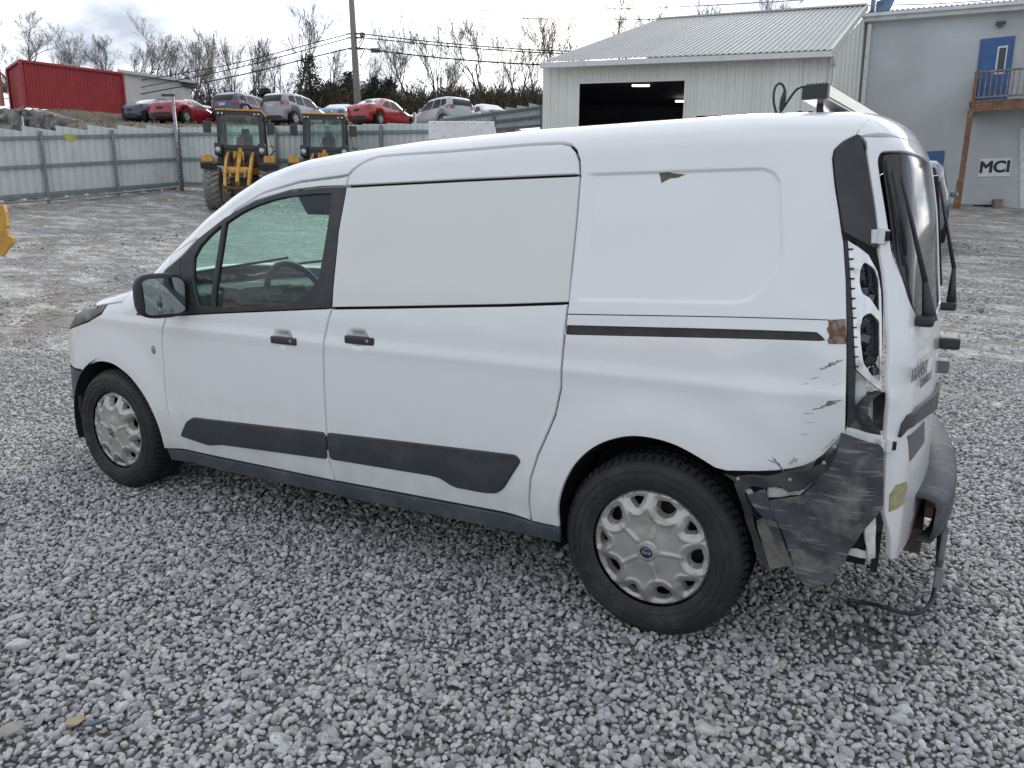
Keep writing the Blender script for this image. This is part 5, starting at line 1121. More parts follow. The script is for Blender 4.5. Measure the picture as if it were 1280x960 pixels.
def block_building():
    Z = np.array([0, 0, 1.]); T0 = at(1085, 27, 28.6); T1 = at(1280, 12, 26.2); u = T1-T0; u[2] = 0; u /= np.linalg.norm(u); nrm = np.array([u[1], -u[0], 0]); L_ = np.linalg.norm((T1-T0)[:2])*1.9; slope = (T1[2]-T0[2])/np.linalg.norm((T1-T0)[:2]); T1 = T0+(u+Z*slope)*L_
    m = bpy.data.materials.new('painted_block_wall'); m.use_nodes = True; N = m.node_tree.nodes; Lk = m.node_tree.links; b = N['Principled BSDF']; b.inputs['Roughness'].default_value = .7
    tc = N.new('ShaderNodeTexCoord'); mp = N.new('ShaderNodeMapping'); mp.inputs['Rotation'].default_value = (math.pi/2, 0, math.atan2(u[1], u[0])*0); Lk.new(tc.outputs['UV'], mp.inputs[0])
    br = N.new('ShaderNodeTexBrick'); br.inputs['Scale'].default_value = 1; br.inputs['Brick Width'].default_value = .4; br.inputs['Row Height'].default_value = .2; br.inputs['Mortar Size'].default_value = .006; br.inputs['Color1'].default_value = (.44, .46, .475, 1); br.inputs['Color2'].default_value = (.45, .47, .485, 1); br.inputs['Mortar'].default_value = (.425, .445, .46, 1); Lk.new(tc.outputs['UV'], br.inputs[0])
    n = N.new('ShaderNodeTexNoise'); n.inputs['Scale'].default_value = .5; n.inputs['Detail'].default_value = 6; Lk.new(tc.outputs['UV'], n.inputs[0]); r = N.new('ShaderNodeMapRange'); r.inputs[1].default_value = .3; r.inputs[2].default_value = .7; r.inputs[3].default_value = .86; r.inputs[4].default_value = 1.14; Lk.new(n.outputs[0], r.inputs[0])
    sc = N.new('ShaderNodeVectorMath'); sc.operation = 'SCALE'; Lk.new(br.outputs[0], sc.inputs[0]); Lk.new(r.outputs[0], sc.inputs[3]); Lk.new(sc.outputs[0], b.inputs['Base Color'])
    bp = N.new('ShaderNodeBump'); bp.inputs['Strength'].default_value = .4; bp.inputs['Distance'].default_value = .004; bp.invert = True; Lk.new(br.outputs['Fac'], bp.inputs['Height']); Lk.new(bp.outputs[0], b.inputs['Normal'])
    g0 = T0.copy(); g0[2] = 1.7; g1 = T1.copy(); g1[2] = 1.5
    t = empty('block_building', g0, 'tall blue grey painted block building with a blue upstairs door', 'building'); inv = Matrix.Translation(-Vector(g0))
    def put(o): o.matrix_parent_inverse = inv; return o
    V = [g0, g1, T1, T0]; V2 = [p-nrm*9 for p in V]; mo = mesh_obj('wall', V+V2, [(0, 1, 2, 3), (4, 7, 6, 5), (1, 5, 6, 2), (0, 3, 7, 4), (3, 2, 6, 7)], m, t); put(mo)
    uvl = mo.data.uv_layers.new(name='uv'); 
    for lp in mo.data.loops:
        co = np.array(mo.data.vertices[lp.vertex_index].co[:])-g0; uvl.data[lp.index].uv = (float(co@u), float(co[2]))
    WT = mat('eave_white', (.60, .62, .62), .5, var=.08, vscale=2, dirt=(.3, .3, .3), dscale=5, dlo=.55, dhi=.8)
    b = MB(); b.bar(T0+nrm*.15+Z*.05-u*.15, T1+nrm*.15+Z*.05, .30, .20); put(b.build('eave_board', WT, t)); b = MB(); b.bar(T0+nrm*.36+Z*.14-u*.2, T1+nrm*.36+Z*.14, .14, .11); put(b.build('gutter', WT, t))
    RB = mat('roof_blue_edge', (.05, .07, .13), .5); 
    for i in range(18):
        a = T0+(T1-T0)*(i/18); c = T0+(T1-T0)*((i+1)/18); V_, F_ = ribbed(a+nrm*.42+Z*.20, c+nrm*.42+Z*.20, c-nrm*6+Z*1.0, a-nrm*6+Z*1.0, 3, .03, Z); put(mesh_obj('roof_sheet', V_, F_, RB, t))
    def on(px, py, off=0):
        d = _F+_R*(px-640)/FPX-_U*(py-480)/FPX; tt = np.dot(T0+nrm*off-CAM, nrm)/np.dot(d, nrm); return CAM+d*tt
    def slab(name, pxs, off, th, mm, parent=t):
        b = MB(); b.prism([on(*q, off=off+th) for q in pxs], -nrm*th); o = b.build(name, mm, parent)
        o.matrix_parent_inverse = inv if parent is t else Matrix.Identity(4)
        return o
    def rect(px0, py0, px1, py1, off=0):
        a = on(px0, py0, off); c = on(px1, py1, off); s0 = (a-T0)@u; s1 = (c-T0)@u; f = lambda s, z: np.array([*(T0+u*s)[:2], z])+nrm*off; return [f(s0, c[2]), f(s1, c[2]), f(s1, a[2]), f(s0, a[2])]
    def rslab(name, px0, py0, px1, py1, off, th, mm, parent=None):
        b = MB(); b.prism(rect(px0, py0, px1, py1, off+th), -nrm*th); return put(b.build(name, mm, parent or t))
    rslab('door_frame', 1226, 49, 1258.5, 127, 0, .05, mat('blue_frame', (.035, .105, .28), .5)); dr = rslab('upper_door', 1229, 53, 1256, 126, .05, .03, BLUE)
    wn = rslab('door_window', 1247.5, 58, 1255.5, 92, .082, .012, mat('window_frame_white', (.6, .62, .63), .5)); rslab('pane', 1249.5, 60, 1254, 90, .095, .006, mat('dark_pane', (.04, .05, .07), .1))
    rslab('lower_door', 1140, 190, 1172, 264, .0, .04, BLUE); rslab('sign_board', 1225, 198.5, 1262, 220, .0, .03, mat('sign_white', (.66, .68, .68), .6, var=.06, vscale=6)) if False else None
    sg = mesh = MB(); R4 = rect(1225, 198.5, 1262, 220, .03); sg.prism(R4, -nrm*.03); so_ = sg.build('wall_sign', mat('sign_white', (.66, .68, .68), .6, var=.06, vscale=6)); tag(so_, 'white rectangular wall sign with bold black letters MCI', 'sign')
    tx = text_mesh('sign_lettering', 'MCI', .52, mat('sign_black', (.02, .022, .03), .6), so_, .003, 0, .018); c = (R4[0]+R4[2])/2+nrm*.006
    tx.matrix_world = Matrix(((u[0], 0, nrm[0], c[0]), (u[1], 0, nrm[1], c[1]), (0, 1, 0, c[2]-.0), (0, 0, 0, 1)))
    GD = mat('garage_door_white', (.62, .63, .62), .55, var=.05, vscale=3); 
    for k in range(8): rslab('door_slat', 1276, 160+k*13, 1330, 172.2+k*13, .0, .04, GD)
    p = on(1251, 28.5, .12); b = MB(); b.box(p, (.28, .12, .10), Matrix.Rotation(math.atan2(u[1], u[0]), 3, 'Z'), .02); b.box(p-Z*.08, (.10, .10, .10)); put(b.build('wall_lamp', mat('lamp_dark', (.06, .06, .065), .5), t))
    b = MB(); b.bar(on(1087.5, 30, .12), on(1076.5, 150, .12), .13, .10, nrm); b.bar(on(1076.5, 150, .12), on(1076, 262, .12), .13, .10, nrm); put(b.build('downpipe', WT, t))
    # roof top unit at the left corner
    q = at(1091, 12, 28.9); b = MB(); b.box(q+Z*.1, (.12, .5, .75), None, .02); b.add([q+[.1, 0, -.3], q+[.5, 0, -.25], q+[.45, 0, .35], q+[.1, 0, .25]], [(0, 1, 2, 3)]); b.add([q+[.5, 0, -.25], q+[.75, -.1, .35], q+[.45, 0, .35]], [(0, 1, 2)])
    tag(b.build('roof_flashing', mat('blue_white_metal', (.12, .19, .30), .45, var=.5, vscale=3)), 'blue and white sheet metal cowl at the corner where the roofs meet', 'roof cowl')
    # balcony
    bc = empty('balcony', on(1215, 137), 'brown wooden balcony with grey railing in front of the blue upstairs door', 'balcony'); bi = Matrix.Translation(-Vector(on(1215, 137)))
    def pb(o): o.matrix_parent_inverse = bi; return o
    D = 1.35; c0 = on(1214, 128, D); zt = c0[2]; s0 = (c0-T0)@u; f = lambda s, o, z: np.array([*(T0+u*s+nrm*o)[:2], z]); W = 5.5
    b = MB(); b.bar(f(s0, D, zt-.16), f(s0+W, D, zt-.16), .06, .28); pb(b.build('front_beam', WOODB, bc)); b = MB(); b.bar(f(s0+.03, .02, zt-.16), f(s0+.03, D-.05, zt-.16), .06, .26); pb(b.build('side_beam', WOODB, bc))
    for k in range(10): b = MB(); b.bar(f(s0-.05, .07+k*.14, zt+.01), f(s0+W, .07+k*.14, zt+.01), .13, .035); pb(b.build('deck_board', WOOD, bc))
    rh = on(1217, 91, D)[2]
    for nm, z in (('top_rail', rh), ('bottom_rail', zt+.13)):
        b = MB(); b.bar(f(s0+.05, D, z), f(s0+W, D, z), .09, .05); pb(b.build(nm, WOOD, bc)); b = MB(); b.bar(f(s0+.05, .02, z), f(s0+.05, D-.06, z), .07, .05); pb(b.build(nm, WOOD, bc))
    for k in range(34): b = MB(); s = s0+.18+k*.15; b.bar(f(s, D, zt+.10), f(s, D, rh-.02), .035, .035, nrm); pb(b.build('baluster', WOOD, bc))
    for k in range(7): b = MB(); b.bar(f(s0+.05, .15+k*.16, zt+.10), f(s0+.05, .15+k*.16, rh-.02), .035, .035, nrm); pb(b.build('baluster', WOOD, bc))
    for s in (s0+.05, s0+2.6): b = MB(); b.bar(f(s, D+.02, zt-.3), f(s, D+.02, rh+.03), .10, .10, nrm); pb(b.build('railing_post', WOODB if s < s0+1 else WOOD, bc))
    pg = at(1196, 263, float(np.dot(f(s0, D, 0)-CAM, HEAD))+.05); b = MB(); b.bar(pg-[0, 0, .2], f(s0+.02, D-.02, zt-.25), .17, .17, nrm); b.bar(pg+nrm*.02-u*.10, pg+nrm*.02-u*.07+Z*1.0, .07, .12, nrm); pb(b.build('support_post', WOODB, bc))
    # debris at the wall foot
    for px, s, hgt, lab, mm in ((1246, .28, .3, 'small rusty box standing on the ground below the sign', RUST), (1222, .30, .12, 'dark low lump of debris left of the rusty box', DARK), (1233, .22, .12, 'small dark lump of debris touching the rusty box', DARK)):
        p = on(px, 258, .25); p[2] = 2.2; b = MB(); b.box(p+Z*hgt/2, (s, .25, hgt), Matrix.Rotation(.4, 3, 'Z'), .03); tag(b.build('debris', mm), lab, 'debris')
    p = at(1217, 272, 23.5); b = MB(); b.box(p+Z*.02, (.38, .28, .10), Matrix.Rotation(.4, 3, 'Z'), .04); tag(b.build('stone', LST), 'flat pale stone on the ground in front of the blue grey building', 'stone')
block_building()

# ================================================================ PARKED CARS
TYRE = mat('car_tyre', (.015, .015, .016), .8); ALLOY = mat('alloy_wheel', (.45, .46, .47), .35, metal=.7); CGL = mat('car_glass', (.018, .024, .028), .12, spec=.35); TAIL = mat('tail_lamp_red', (.30, .012, .012), .2, coat=1); CHR = mat('car_trim_black', (.02, .02, .022), .5); LAMPW = mat('front_lamp', (.5, .52, .54), .15, coat=1)
SKYGL = mat('rear_glass_painted_sheen', (.30, .34, .36), .08, coat=1)  # pale copy of the car glass, bright sky reflection put into its colour
def make_car(kind, L_, W_, Hh, col, label, rearglass=None, roofmat=None, coatc=1.0, group='cars parked on the embankment above the fence'):
    hw0 = W_/2; R = .33 if kind != 'suv' else .37; f = -L_/2; r = L_/2; gc = .17 if kind != 'suv' else .22
    if kind == 'sedan': zx = [f, f+.25, f+.9, f+1.35, f+2.1, f+2.6, r-1.45, r-.75, r-.1, r+.02]; zz = [.55, .70, .86, .92, Hh-.07, Hh, Hh-.03, 1.05, .98, .70]
    elif kind == 'coupe': zx = [f, f+.3, f+1.1, f+1.6, f+2.3, f+2.7, r-1.5, r-.5, r-.05, r+.02]; zz = [.45, .62, .80, .86, Hh-.06, Hh, Hh-.04, .96, .90, .6]
    else: zx = [f, f+.2, f+1.0, f+1.3, f+2.0, f+2.6, r-.9, r-.35, r-.12, r+.02]; zz = [.70, .90, 1.02, 1.07, Hh-.10, Hh, Hh-.03, Hh-.12, 1.25, .95]
    ZC = table(zx, zz, .09, f-.5, r+.5, 700); belt = {'sedan': .93, 'coupe': .86, 'suv': 1.05}[kind]
    HC = table([0, .25, .45, .7, belt, belt+.12, Hh, Hh+.5], [hw0-.10, hw0-.04, hw0, hw0-.01, hw0-.05, hw0-.10, hw0-.26, hw0-.5], .03, 0, 2.5, 400)
    def F(P):
        x, y, z = P[:, 0], P[:, 1], P[:, 2]; h = np.abs(y); a = h-HC(z)+.10*np.clip((np.abs(x)-L_*.28)/(L_*.22), 0, 1)**2
        d = (z-ZC(x)-.04*(1-(h/hw0)**2))*.8; g = smax2(a, d, .07); g = smax2(g, x-(r-.03)+.20*(h/hw0)**3+.06*np.abs(z-.6), .10); g = smax2(g, (f+.04)-x+.32*(h/hw0)**3+.08*np.abs(z-.5), .12)
        g = np.maximum(g, gc-z)
        for wx in (f+.86, r-.92): g = np.maximum(g, np.where(h > hw0-.30, R+.055-np.hypot(x-wx, z-R), -1))
        return g
    B = Body(F, 0., .6); B.xm = 0
    t = empty('parked_car', (0, 0, 0), label, 'car', group)
    # shell: rays from the centre line of the car
    nx, nt = 56, 44; V = []; 
    for i in range(nx+1):
        s = i/nx*2-1; x0 = s*(L_/2-.55); tilt = np.clip((abs(s)-.80)/.20, 0, 1)**1.3*math.copysign(1.45, s)
        ang = np.linspace(-.55*math.pi, 1.45*math.pi, nt, endpoint=False); D = np.stack([np.full(nt, math.sin(tilt)), np.cos(ang)*math.cos(tilt), np.sin(ang)*math.cos(tilt)], 1); O = np.tile([x0, 0, .55], (nt, 1)); V.append(B.cast(O, D, 3.0))
    V = np.concatenate(V); Fs = [(i*nt+j, i*nt+(j+1) % nt, (i+1)*nt+(j+1) % nt, (i+1)*nt+j) for i in range(nx) for j in range(nt)]
    nn = B.normal(V); Fs.append(tuple(range(nt))); Fs.append(tuple(nx*nt+j for j in range(nt)))
    pm = mat('car_paint', col, .3, coat=coatc, spec=.5); bm_ = mesh_obj('body', V, Fs, pm, t, smooth_=True)
    bm = bmesh.new(); bm.from_mesh(bm_.data); bmesh.ops.recalc_face_normals(bm, faces=bm.faces); bm.to_mesh(bm_.data); bm.free()
    if roofmat: pass
    zt = Hh-.14; b0 = belt+.03
    if kind == 'suv': sw = [[(f+1.50, b0), (f+2.12, zt), (f+2.72, zt+.03), (f+2.66, b0)], [(f+2.74, b0), (f+2.80, zt+.03), (r-1.15, zt+.01), (r-1.10, b0)], [(r-1.02, b0+.03), (r-1.07, zt), (r-.62, zt-.06), (r-.52, b0+.12)]]
    elif kind == 'sedan': sw = [[(f+1.62, b0), (f+2.25, zt), (f+2.62, zt+.02), (f+2.66, b0)], [(f+2.74, b0), (f+2.72, zt+.02), (r-1.55, zt-.02), (r-1.12, b0+.04)]]
    else: sw = [[(f+1.85, b0), (f+2.42, zt), (f+2.95, zt+.01), (f+3.0, b0)], [(f+3.07, b0+.02), (f+3.02, zt), (r-1.25, zt-.08), (r-1.0, b0+.05)]]
    for q in sw:
        for mr in (False, True): B.panel('side_window', [B.to3(np.array([p]), 'side')[0] for p in round_poly(q, .05, 2)], 'side', CGL, t, gap=0, off=.006, thick=.01, res=.2, mirror=mr)
    # rear and front glass as patches on the skin
    def topq(q): return [B.to3(np.array([p]), 'top')[0] for p in q]
    rg = rearglass or CGL
    if kind == 'suv': B.panel('rear_window', [B.to3(np.array([p]), 'rear')[0] for p in round_poly([(-hw0+.30, belt+.08), (-hw0+.36, Hh-.20), (hw0-.36, Hh-.20), (hw0-.30, belt+.08)], .06, 2)], 'rear', rg, t, gap=0, off=.006, thick=.01, res=.15)
    else: B.panel('rear_window', topq(round_poly([(r-1.42, -hw0+.36), (r-.86, -hw0+.28), (r-.86, hw0-.28), (r-1.42, hw0-.36)], .06, 2)), 'top', rg, t, gap=0, off=.006, thick=.01, res=.15)
    B.panel('windscreen', topq(round_poly([(f+1.42, -hw0+.22), (f+2.10, -hw0+.33), (f+2.10, hw0-.33), (f+1.42, hw0-.22)], .06, 2)), 'top', CGL, t, gap=0, off=.006, thick=.01, res=.15)
    if roofmat: B.panel('soft_top', topq(round_poly([(f+2.2, -hw0+.32), (r-1.45, -hw0+.34), (r-1.45, hw0-.34), (f+2.2, hw0-.32)], .08, 2)), 'top', roofmat, t, gap=0, off=.01, thick=.012, res=.15)
    zl = belt-.13 if kind != 'suv' else belt-.02
    for s in (-1, 1):
        B.panel('tail_light', [B.to3(np.array([p]), 'rear')[0] for p in round_poly([(s*(hw0-.36), zl-.08), (s*(hw0-.40), zl+.09), (s*(hw0-.09), zl+.12), (s*(hw0-.07), zl-.05)], .03, 2)], 'rear', TAIL, t, gap=0, off=.008, thick=.012, res=.1)
        B.panel('headlight', [B.to3(np.array([p]), 'front')[0] for p in round_poly([(s*(hw0-.42), belt-.32), (s*(hw0-.42), belt-.20), (s*(hw0-.13), belt-.13), (s*(hw0-.12), belt-.24)], .03, 2)], 'front', LAMPW, t, gap=0, off=.008, thick=.012, res=.1)
    B.panel('grille', [B.to3(np.array([p]), 'front')[0] for p in round_poly([(-.42, .35), (-.42, belt-.22), (.42, belt-.22), (.42, .35)], .05, 2)], 'front', CHR, t, gap=0, off=.006, thick=.01, res=.15)
    B.panel('rear_bumper', [B.to3(np.array([p]), 'rear')[0] for p in round_poly([(-hw0+.12, gc+.05), (-hw0+.12, .42), (hw0-.12, .42), (hw0-.12, gc+.05)], .04, 2)], 'rear', CHR, t, gap=0, off=.006, thick=.01, res=.15)
    B.panel('number_plate', [B.to3(np.array([p]), 'rear')[0] for p in [(-.18, zl-.16), (-.18, zl-.03), (.18, zl-.03), (.18, zl-.16)]], 'rear', LAMPW if kind == 'suv' else CHR, t, gap=0, off=.012, thick=.01, res=.2)
    for s in (-1, 1):
        b = MB(); b.box((f+1.75, s*(hw0+.07), belt+.06), (.14, .16, .13), None, .04); b.build('door_mirror', pm, t)
        for wx in (f+.86, r-.92):
            b = MB(); b.lathe([(R*.62, s*.10), (R*.9, s*.11), (R, s*.07), (R, -s*.10), (.05, -s*.1)], (wx, s*(hw0-.135), R), 'Y', 24); w = b.build('wheel', TYRE, t)
            b = MB(); b.lathe([(0, s*.085), (R*.2, s*.09), (R*.25, s*.06), (R*.60, s*.075), (R*.64, s*.10), (R*.64, s*.05)], (wx, s*(hw0-.135), R), 'Y', 20)
            for k in range(5): a = k*1.2566; b.bar((wx+R*.12*math.cos(a), s*(hw0-.135+.088), R+R*.12*math.sin(a)), (wx+R*.60*math.cos(a), s*(hw0-.135+.095), R+R*.60*math.sin(a)), .05, .02, (0, 1, 0))
            b.build('rim', ALLOY, w)
    b = MB()
    b.box((0, 0, R), (L_-1.1, W_-.62, R*1.1))
    b.build('underbody', DARK, t)
    return t
def put_car(t, px, dep, heading, dz=0.):
    """heading: degrees from the picture's right towards the distance"""
    p = gpt(px, dep); t.location = (p[0], p[1], p[2]+dz); t.rotation_euler.z = YAW+math.radians(heading)+math.pi
SOFT = mat('black_soft_top', (.02, .02, .023), .9, spec=.05)
c = make_car('coupe', 4.7, 1.84, 1.38, (.012, .018, .05), 'dark navy convertible with a black soft top parked beside the red coupe', SKYGL, SOFT); put_car(c, 216, 44, 70, 0)
c = make_car('coupe', 4.5, 1.80, 1.25, (.30, .008, .018), 'low dark red coupe parked on the embankment behind the left yellow loader', SKYGL); put_car(c, 248, 40.5, 76, 0)
c = make_car('suv', 4.6, 1.85, 1.62, (.030, .045, .10), 'dark blue suv parked directly behind the left yellow loader cab', CGL); put_car(c, 322, 42.5, 72)
c = make_car('suv', 4.5, 1.85, 1.66, (.30, .31, .33), 'silver grey compact suv parked beside the dark blue suv', CGL); put_car(c, 380, 42.5, 68)
c = make_car('sedan', 4.5, 1.8, 1.42, (.10, .35, .58), 'bright blue car mostly hidden behind the cab of the right loader', SKYGL); put_car(c, 436, 47, 80, 0)
c = make_car('sedan', 4.6, 1.78, 1.46, (.40, .010, .016), 'bright red sedan parked to the right of the utility pole', SKYGL); put_car(c, 484, 42, 62, .05)
c = make_car('suv', 4.6, 1.85, 1.66, (.45, .47, .49), 'silver suv facing left, parked behind the white box', CGL); put_car(c, 553, 43.5, 128)
c = make_car('sedan', 4.6, 1.8, 1.45, (.70, .72, .74), 'white sedan partly hidden behind the tail of the silver suv', SKYGL); put_car(c, 603, 47, 125, .1)
c = make_car('sedan', 4.6, 1.8, 1.42, (.62, .64, .66), 'pale car of which only the roof shows between the red coupe and blue suv', CGL); put_car(c, 268, 49, 60, -.1)

# vehicle half hidden behind the van, with a blue and white mirror
c = make_car('suv', 4.7, 1.85, 1.75, (.10, .13, .16), 'dark blue grey suv mostly hidden behind the rear doors of the van', CGL, group=None); p = gpt(1127, 18.0); c.location = tuple(p); c.rotation_euler.z = YAW+math.radians(61)+math.pi

# ================================================================ WHEEL LOADERS
YEL = mat('loader_yellow', (.56, .29, .045), .5, var=.12, vscale=4, dirt=(.22, .13, .05), dscale=6, dlo=.5, dhi=.75)
CABB = mat('cab_black', (.018, .018, .02), .45, coat=.3); TREAD = mat('dusty_tyre', (.17, .167, .16), .9, dirt=(.30, .295, .28), dscale=8, dlo=.4, dhi=.7); CABG = glass('cab_glass', (.84, .92, .90), .04); HOSE = mat('hydraulic_hose', (.02, .02, .02), .6)
def make_loader(label, driver):
    """local frame: looks towards -Y, x to its left-hand picture side; origin on the ground under the front axle"""
    t = empty('wheel_loader', (0, 0, 0), label, 'wheel loader', 'yellow wheel loaders parked by the fence')
    R = .66
    for (x, y) in ((-.88, 0), (.88, 0), (-.88, 2.7), (.88, 2.7)):
        s = 1 if x > 0 else -1
        b = MB(); b.lathe([(.30, s*.20), (.36, s*.24), (.55, s*.25), (.62, s*.20), (.63, 0), (.62, -s*.20), (.55, -s*.25), (.3, -s*.22), (0, -s*.2)], (x, y, R), 'X', 36); w = b.build('tyre', TREAD, t)
        b = MB(); nb = 22
        for k in range(nb):
            for j, (yy, an) in enumerate(((-.13, .55), (.13, -.55))):
                a = 2*math.pi*(k+.5*j)/nb; ca, sa = math.cos(a), math.sin(a)
                M = Matrix(((1, 0, 0), (0, -sa, ca), (0, ca, sa))) @ Matrix.Rotation(an, 3, 'Z'); b.box((x+yy, y+ca*.645, R+sa*.645), (.25, .085, .05), M)
        tb = b.build('tread_lugs', TREAD, w); tb['kind'] = 'stuff'
        b = MB(); b.lathe([(.30, s*.20), (.28, s*.12), (.12, s*.10), (.1, s*.16), (0, s*.17)], (x, y, R), 'X', 24); b.build('rim', YEL, w)
    b = MB(); b.box((0, .2, .75), (.55, .9, .6), None, .05); b.box((0, 1.3, .85), (.5, 1.5, .45), None, .04); b.box((0, 2.9, .9), (1.0, 1.2, .5), None, .05); b.build('chassis', mat('chassis_dark', (.10, .075, .04), .7, dirt=(.05, .045, .04), dscale=8), t)
    b = MB(); b.box((0, 3.0, 1.65), (1.15, 1.9, .85), None, .1); b.build('engine_hood', YEL, t)
    # front frame tower, lift arms, cross tube
    for s in (-1, 1):
        b = MB(); P = [(s*.40, .35, 1.75), (s*.40, -.15, 1.55), (s*.38, -.85, 1.0), (s*.36, -1.3, .42)]
        for a, c_ in zip(P[:-1], P[1:]): b.bar(a, c_, .08, .22)
        b.build('lift_arm', YEL, t)
        b = MB(); b.tube([(s*.20, .3, 1.0), (s*.22, -.45, 1.25)], .065, 10); b.build('lift_cylinder', YEL, t); b = MB(); b.tube([(s*.22, -.45, 1.25), (s*.23, -.95, .95)], .035, 8); b.build('cylinder_rod', STEEL, t)
        b = MB(); b.box((s*.92, .05, 1.43), (.52, 1.0, .05), None, .02); b.box((s*.92, -.47, 1.33), (.52, .05, .20), Matrix.Rotation(.3, 3, 'X'), .02); b.build('mudguard', CABB, t)
        b = MB(); b.box((s*.98, -.28, 1.57), (.36, .24, .22), None, .03); b.build('lamp_box', YEL, t)
        b = MB(); b.box((s*.70, .28, 1.92), (.24, .30, .42), None, .06); b.build('work_light_housing', CABB, t)
        b = MB(); b.lathe([(0, -.155), (.08, -.15), (.09, -.13)], (s*.70, .28, 1.90), 'Y', 18); b.build('work_light', LAMPW, t)
        b = MB(); b.box((s*.07, -.05, 1.55), (.05, .4, .55), Matrix.Rotation(.4*s, 3, 'Z'), .01); b.build('tower_plate', YEL, t)
    b = MB(); b.tube([(-.42, -.55, 1.14), (.42, -.55, 1.14)], .17, 18); b.build('cross_tube', YEL, t)
    b = MB(); b.bar((-.0, .3, 1.9), (.02, -.6, 1.3), .12, .16); b.bar((.02, -.6, 1.3), (.0, -1.0, .75), .10, .20); b.build('tilt_lever', YEL, t)
    b = MB()
    for k in range(9):
        x = -.30+.075*k; b.tube([(x, .25, 1.5+.03*(k % 3)), (x*1.1+.03, -.2, 1.62-.05*(k % 2)), (x*.9, -.5, 1.38), (x*.8, -.75, 1.05)], .016, 6)
    hz = b.build('hydraulic_hoses', HOSE, t); hz['kind'] = 'stuff'
    b = MB(); b.bar((-.42, -1.3, .30), (.42, -1.3, .30), .09); b.bar((-.42, -1.3, .62), (.42, -1.3, .62), .07); b.box((-.38, -1.36, .45), (.08, .08, .5)); b.box((.38, -1.36, .45), (.08, .08, .5)); b.build('quick_coupler', mat('coupler_dark', (.10, .07, .04), .7), t)
    # cab
    z0, z1, w0, w1, y0, y1 = 1.45, 3.12, .70, .66, .42, 1.75
    b = MB()
    for s in (-1, 1): b.bar((s*w0, y0, z0), (s*w1, y0+.06, z1), .12, .10, (0, 1, 0)); b.bar((s*w0, y1, z0), (s*w1, y1, z1), .12, .12, (0, 1, 0)); b.bar((s*w0, (y0+y1)/2+.1, z0), (s*w1, (y0+y1)/2+.1, z1), .07, .07, (0, 1, 0)); b.bar((s*w0, y0, z0+.35), (s*w0, y1, z0+.35), .06, .06)
    b.box((0, y0+.03, 2.02), (1.36, .06, .12)); b.box((0, (y0+y1)/2, 1.5), (1.42, 1.36, .10)); b.box((0, y0+.1, 1.72), (1.3, .05, .5)); b.box((0, y0+.05, 3.08), (1.36, .12, .12)); b.build('cab_frame', CABB, t)
    b = MB(); b.box((0, (y0+y1)/2, 3.18), (1.50, 1.50, .06), None, .025); b.build('cab_roof', YEL, t); b = MB(); b.lathe([(.09, 0), (.09, .10), (.05, .16), (0, .17)], (.18, .9, 3.23), 'Z', 14); b.build('beacon', mat('beacon_orange', (.35, .16, .05), .3), t)
    b = MB(); b.box((0, y0+.02, 2.56), (1.26, .01, .98)); b.build('front_window', CABG, t)
    for s in (-1, 1): b = MB(); b.box((s*.68, (y0+y1)/2, 2.45), (.01, 1.25, 1.15)); b.build('side_window', CABG, t)
    b = MB(); b.box((0, y1, 2.5), (1.2, .01, 1.1)); b.build('rear_window', CABG, t)
    for s in (-1, 1):
        for dx in (.06, .18): b = MB(); b.box((s*(.70-dx), y0-.06, 3.06), (.10, .08, .09), None, .02); lp = b.build('roof_lamp', CABB, t); b = MB(); b.lathe([(0, -.045), (.034, -.042)], (s*(.70-dx), y0-.06, 3.06), 'Y', 12); b.build('lamp_glass', LAMPW, lp)
        b = MB(); b.tube([(s*.72, y0+.05, 2.9), (s*.98, y0-.1, 2.86), (s*1.02, y0-.1, 2.75)], .018, 6); mm_ = b.build('mirror_arm', CABB, t); b = MB(); b.box((s*1.02, y0-.1, 2.62), (.26, .06, .36), None, .025); b.build('cab_mirror', CABB, mm_)
    b = MB(); b.tube([(.80, .2, 1.5), (.98, .1, 1.75), (1.15, .0, 1.9), (1.15, .0, 2.0), (.98, .0, 2.02)], .022, 6); b.tube([(.85, .3, 2.9), (.95, .15, 2.4), (1.1, .05, 1.8), (1.12, 0, 1.5)], .012, 6); b.build('grab_rail', CABB, t)
    b = MB(); b.box((.05, 1.25, 1.85), (.5, .5, .15), None, .04); b.box((.05, 1.48, 2.22), (.46, .14, .62), None, .05); b.box((.05, 1.48, 2.62), (.26, .12, .20), None, .05); se = b.build('seat', mat('loader_seat', (.04, .045, .05), .8), t)
    if driver: b = MB(); b.box((-.12, 1.38, 2.22), (.26, .05, .42), Matrix.Rotation(.1, 3, 'Z'), .02); b.build('orange_cloth', mat('orange_cloth', (.50, .13, .07), .8), se)
    b = MB(); b.tube([(0, .62, 1.9), (0, .80, 2.15)], .03, 8); b.tube([(.18*math.cos(a), .80+.06*math.sin(a), 2.15+.16*math.sin(a)) for a in np.linspace(0, 6.2832, 20)], .014, 6, False); b.build('steering_wheel', CABB, t)
    return t
l1 = make_loader('yellow wheel loader with an orange cloth on its cab seat, left of the two', True); p = gpt(306, 24.6); l1.location = tuple(p); l1.rotation_euler.z = YAW+math.radians(12); l1.scale = (.95, .95, .97)
l2 = make_loader('yellow wheel loader standing behind the roof of the van, right of the two', False); p = gpt(409, 25.4); l2.location = (p[0], p[1], p[2]-.05); l2.rotation_euler.z = YAW+math.radians(8); l2.scale = (.94, .94, .95)
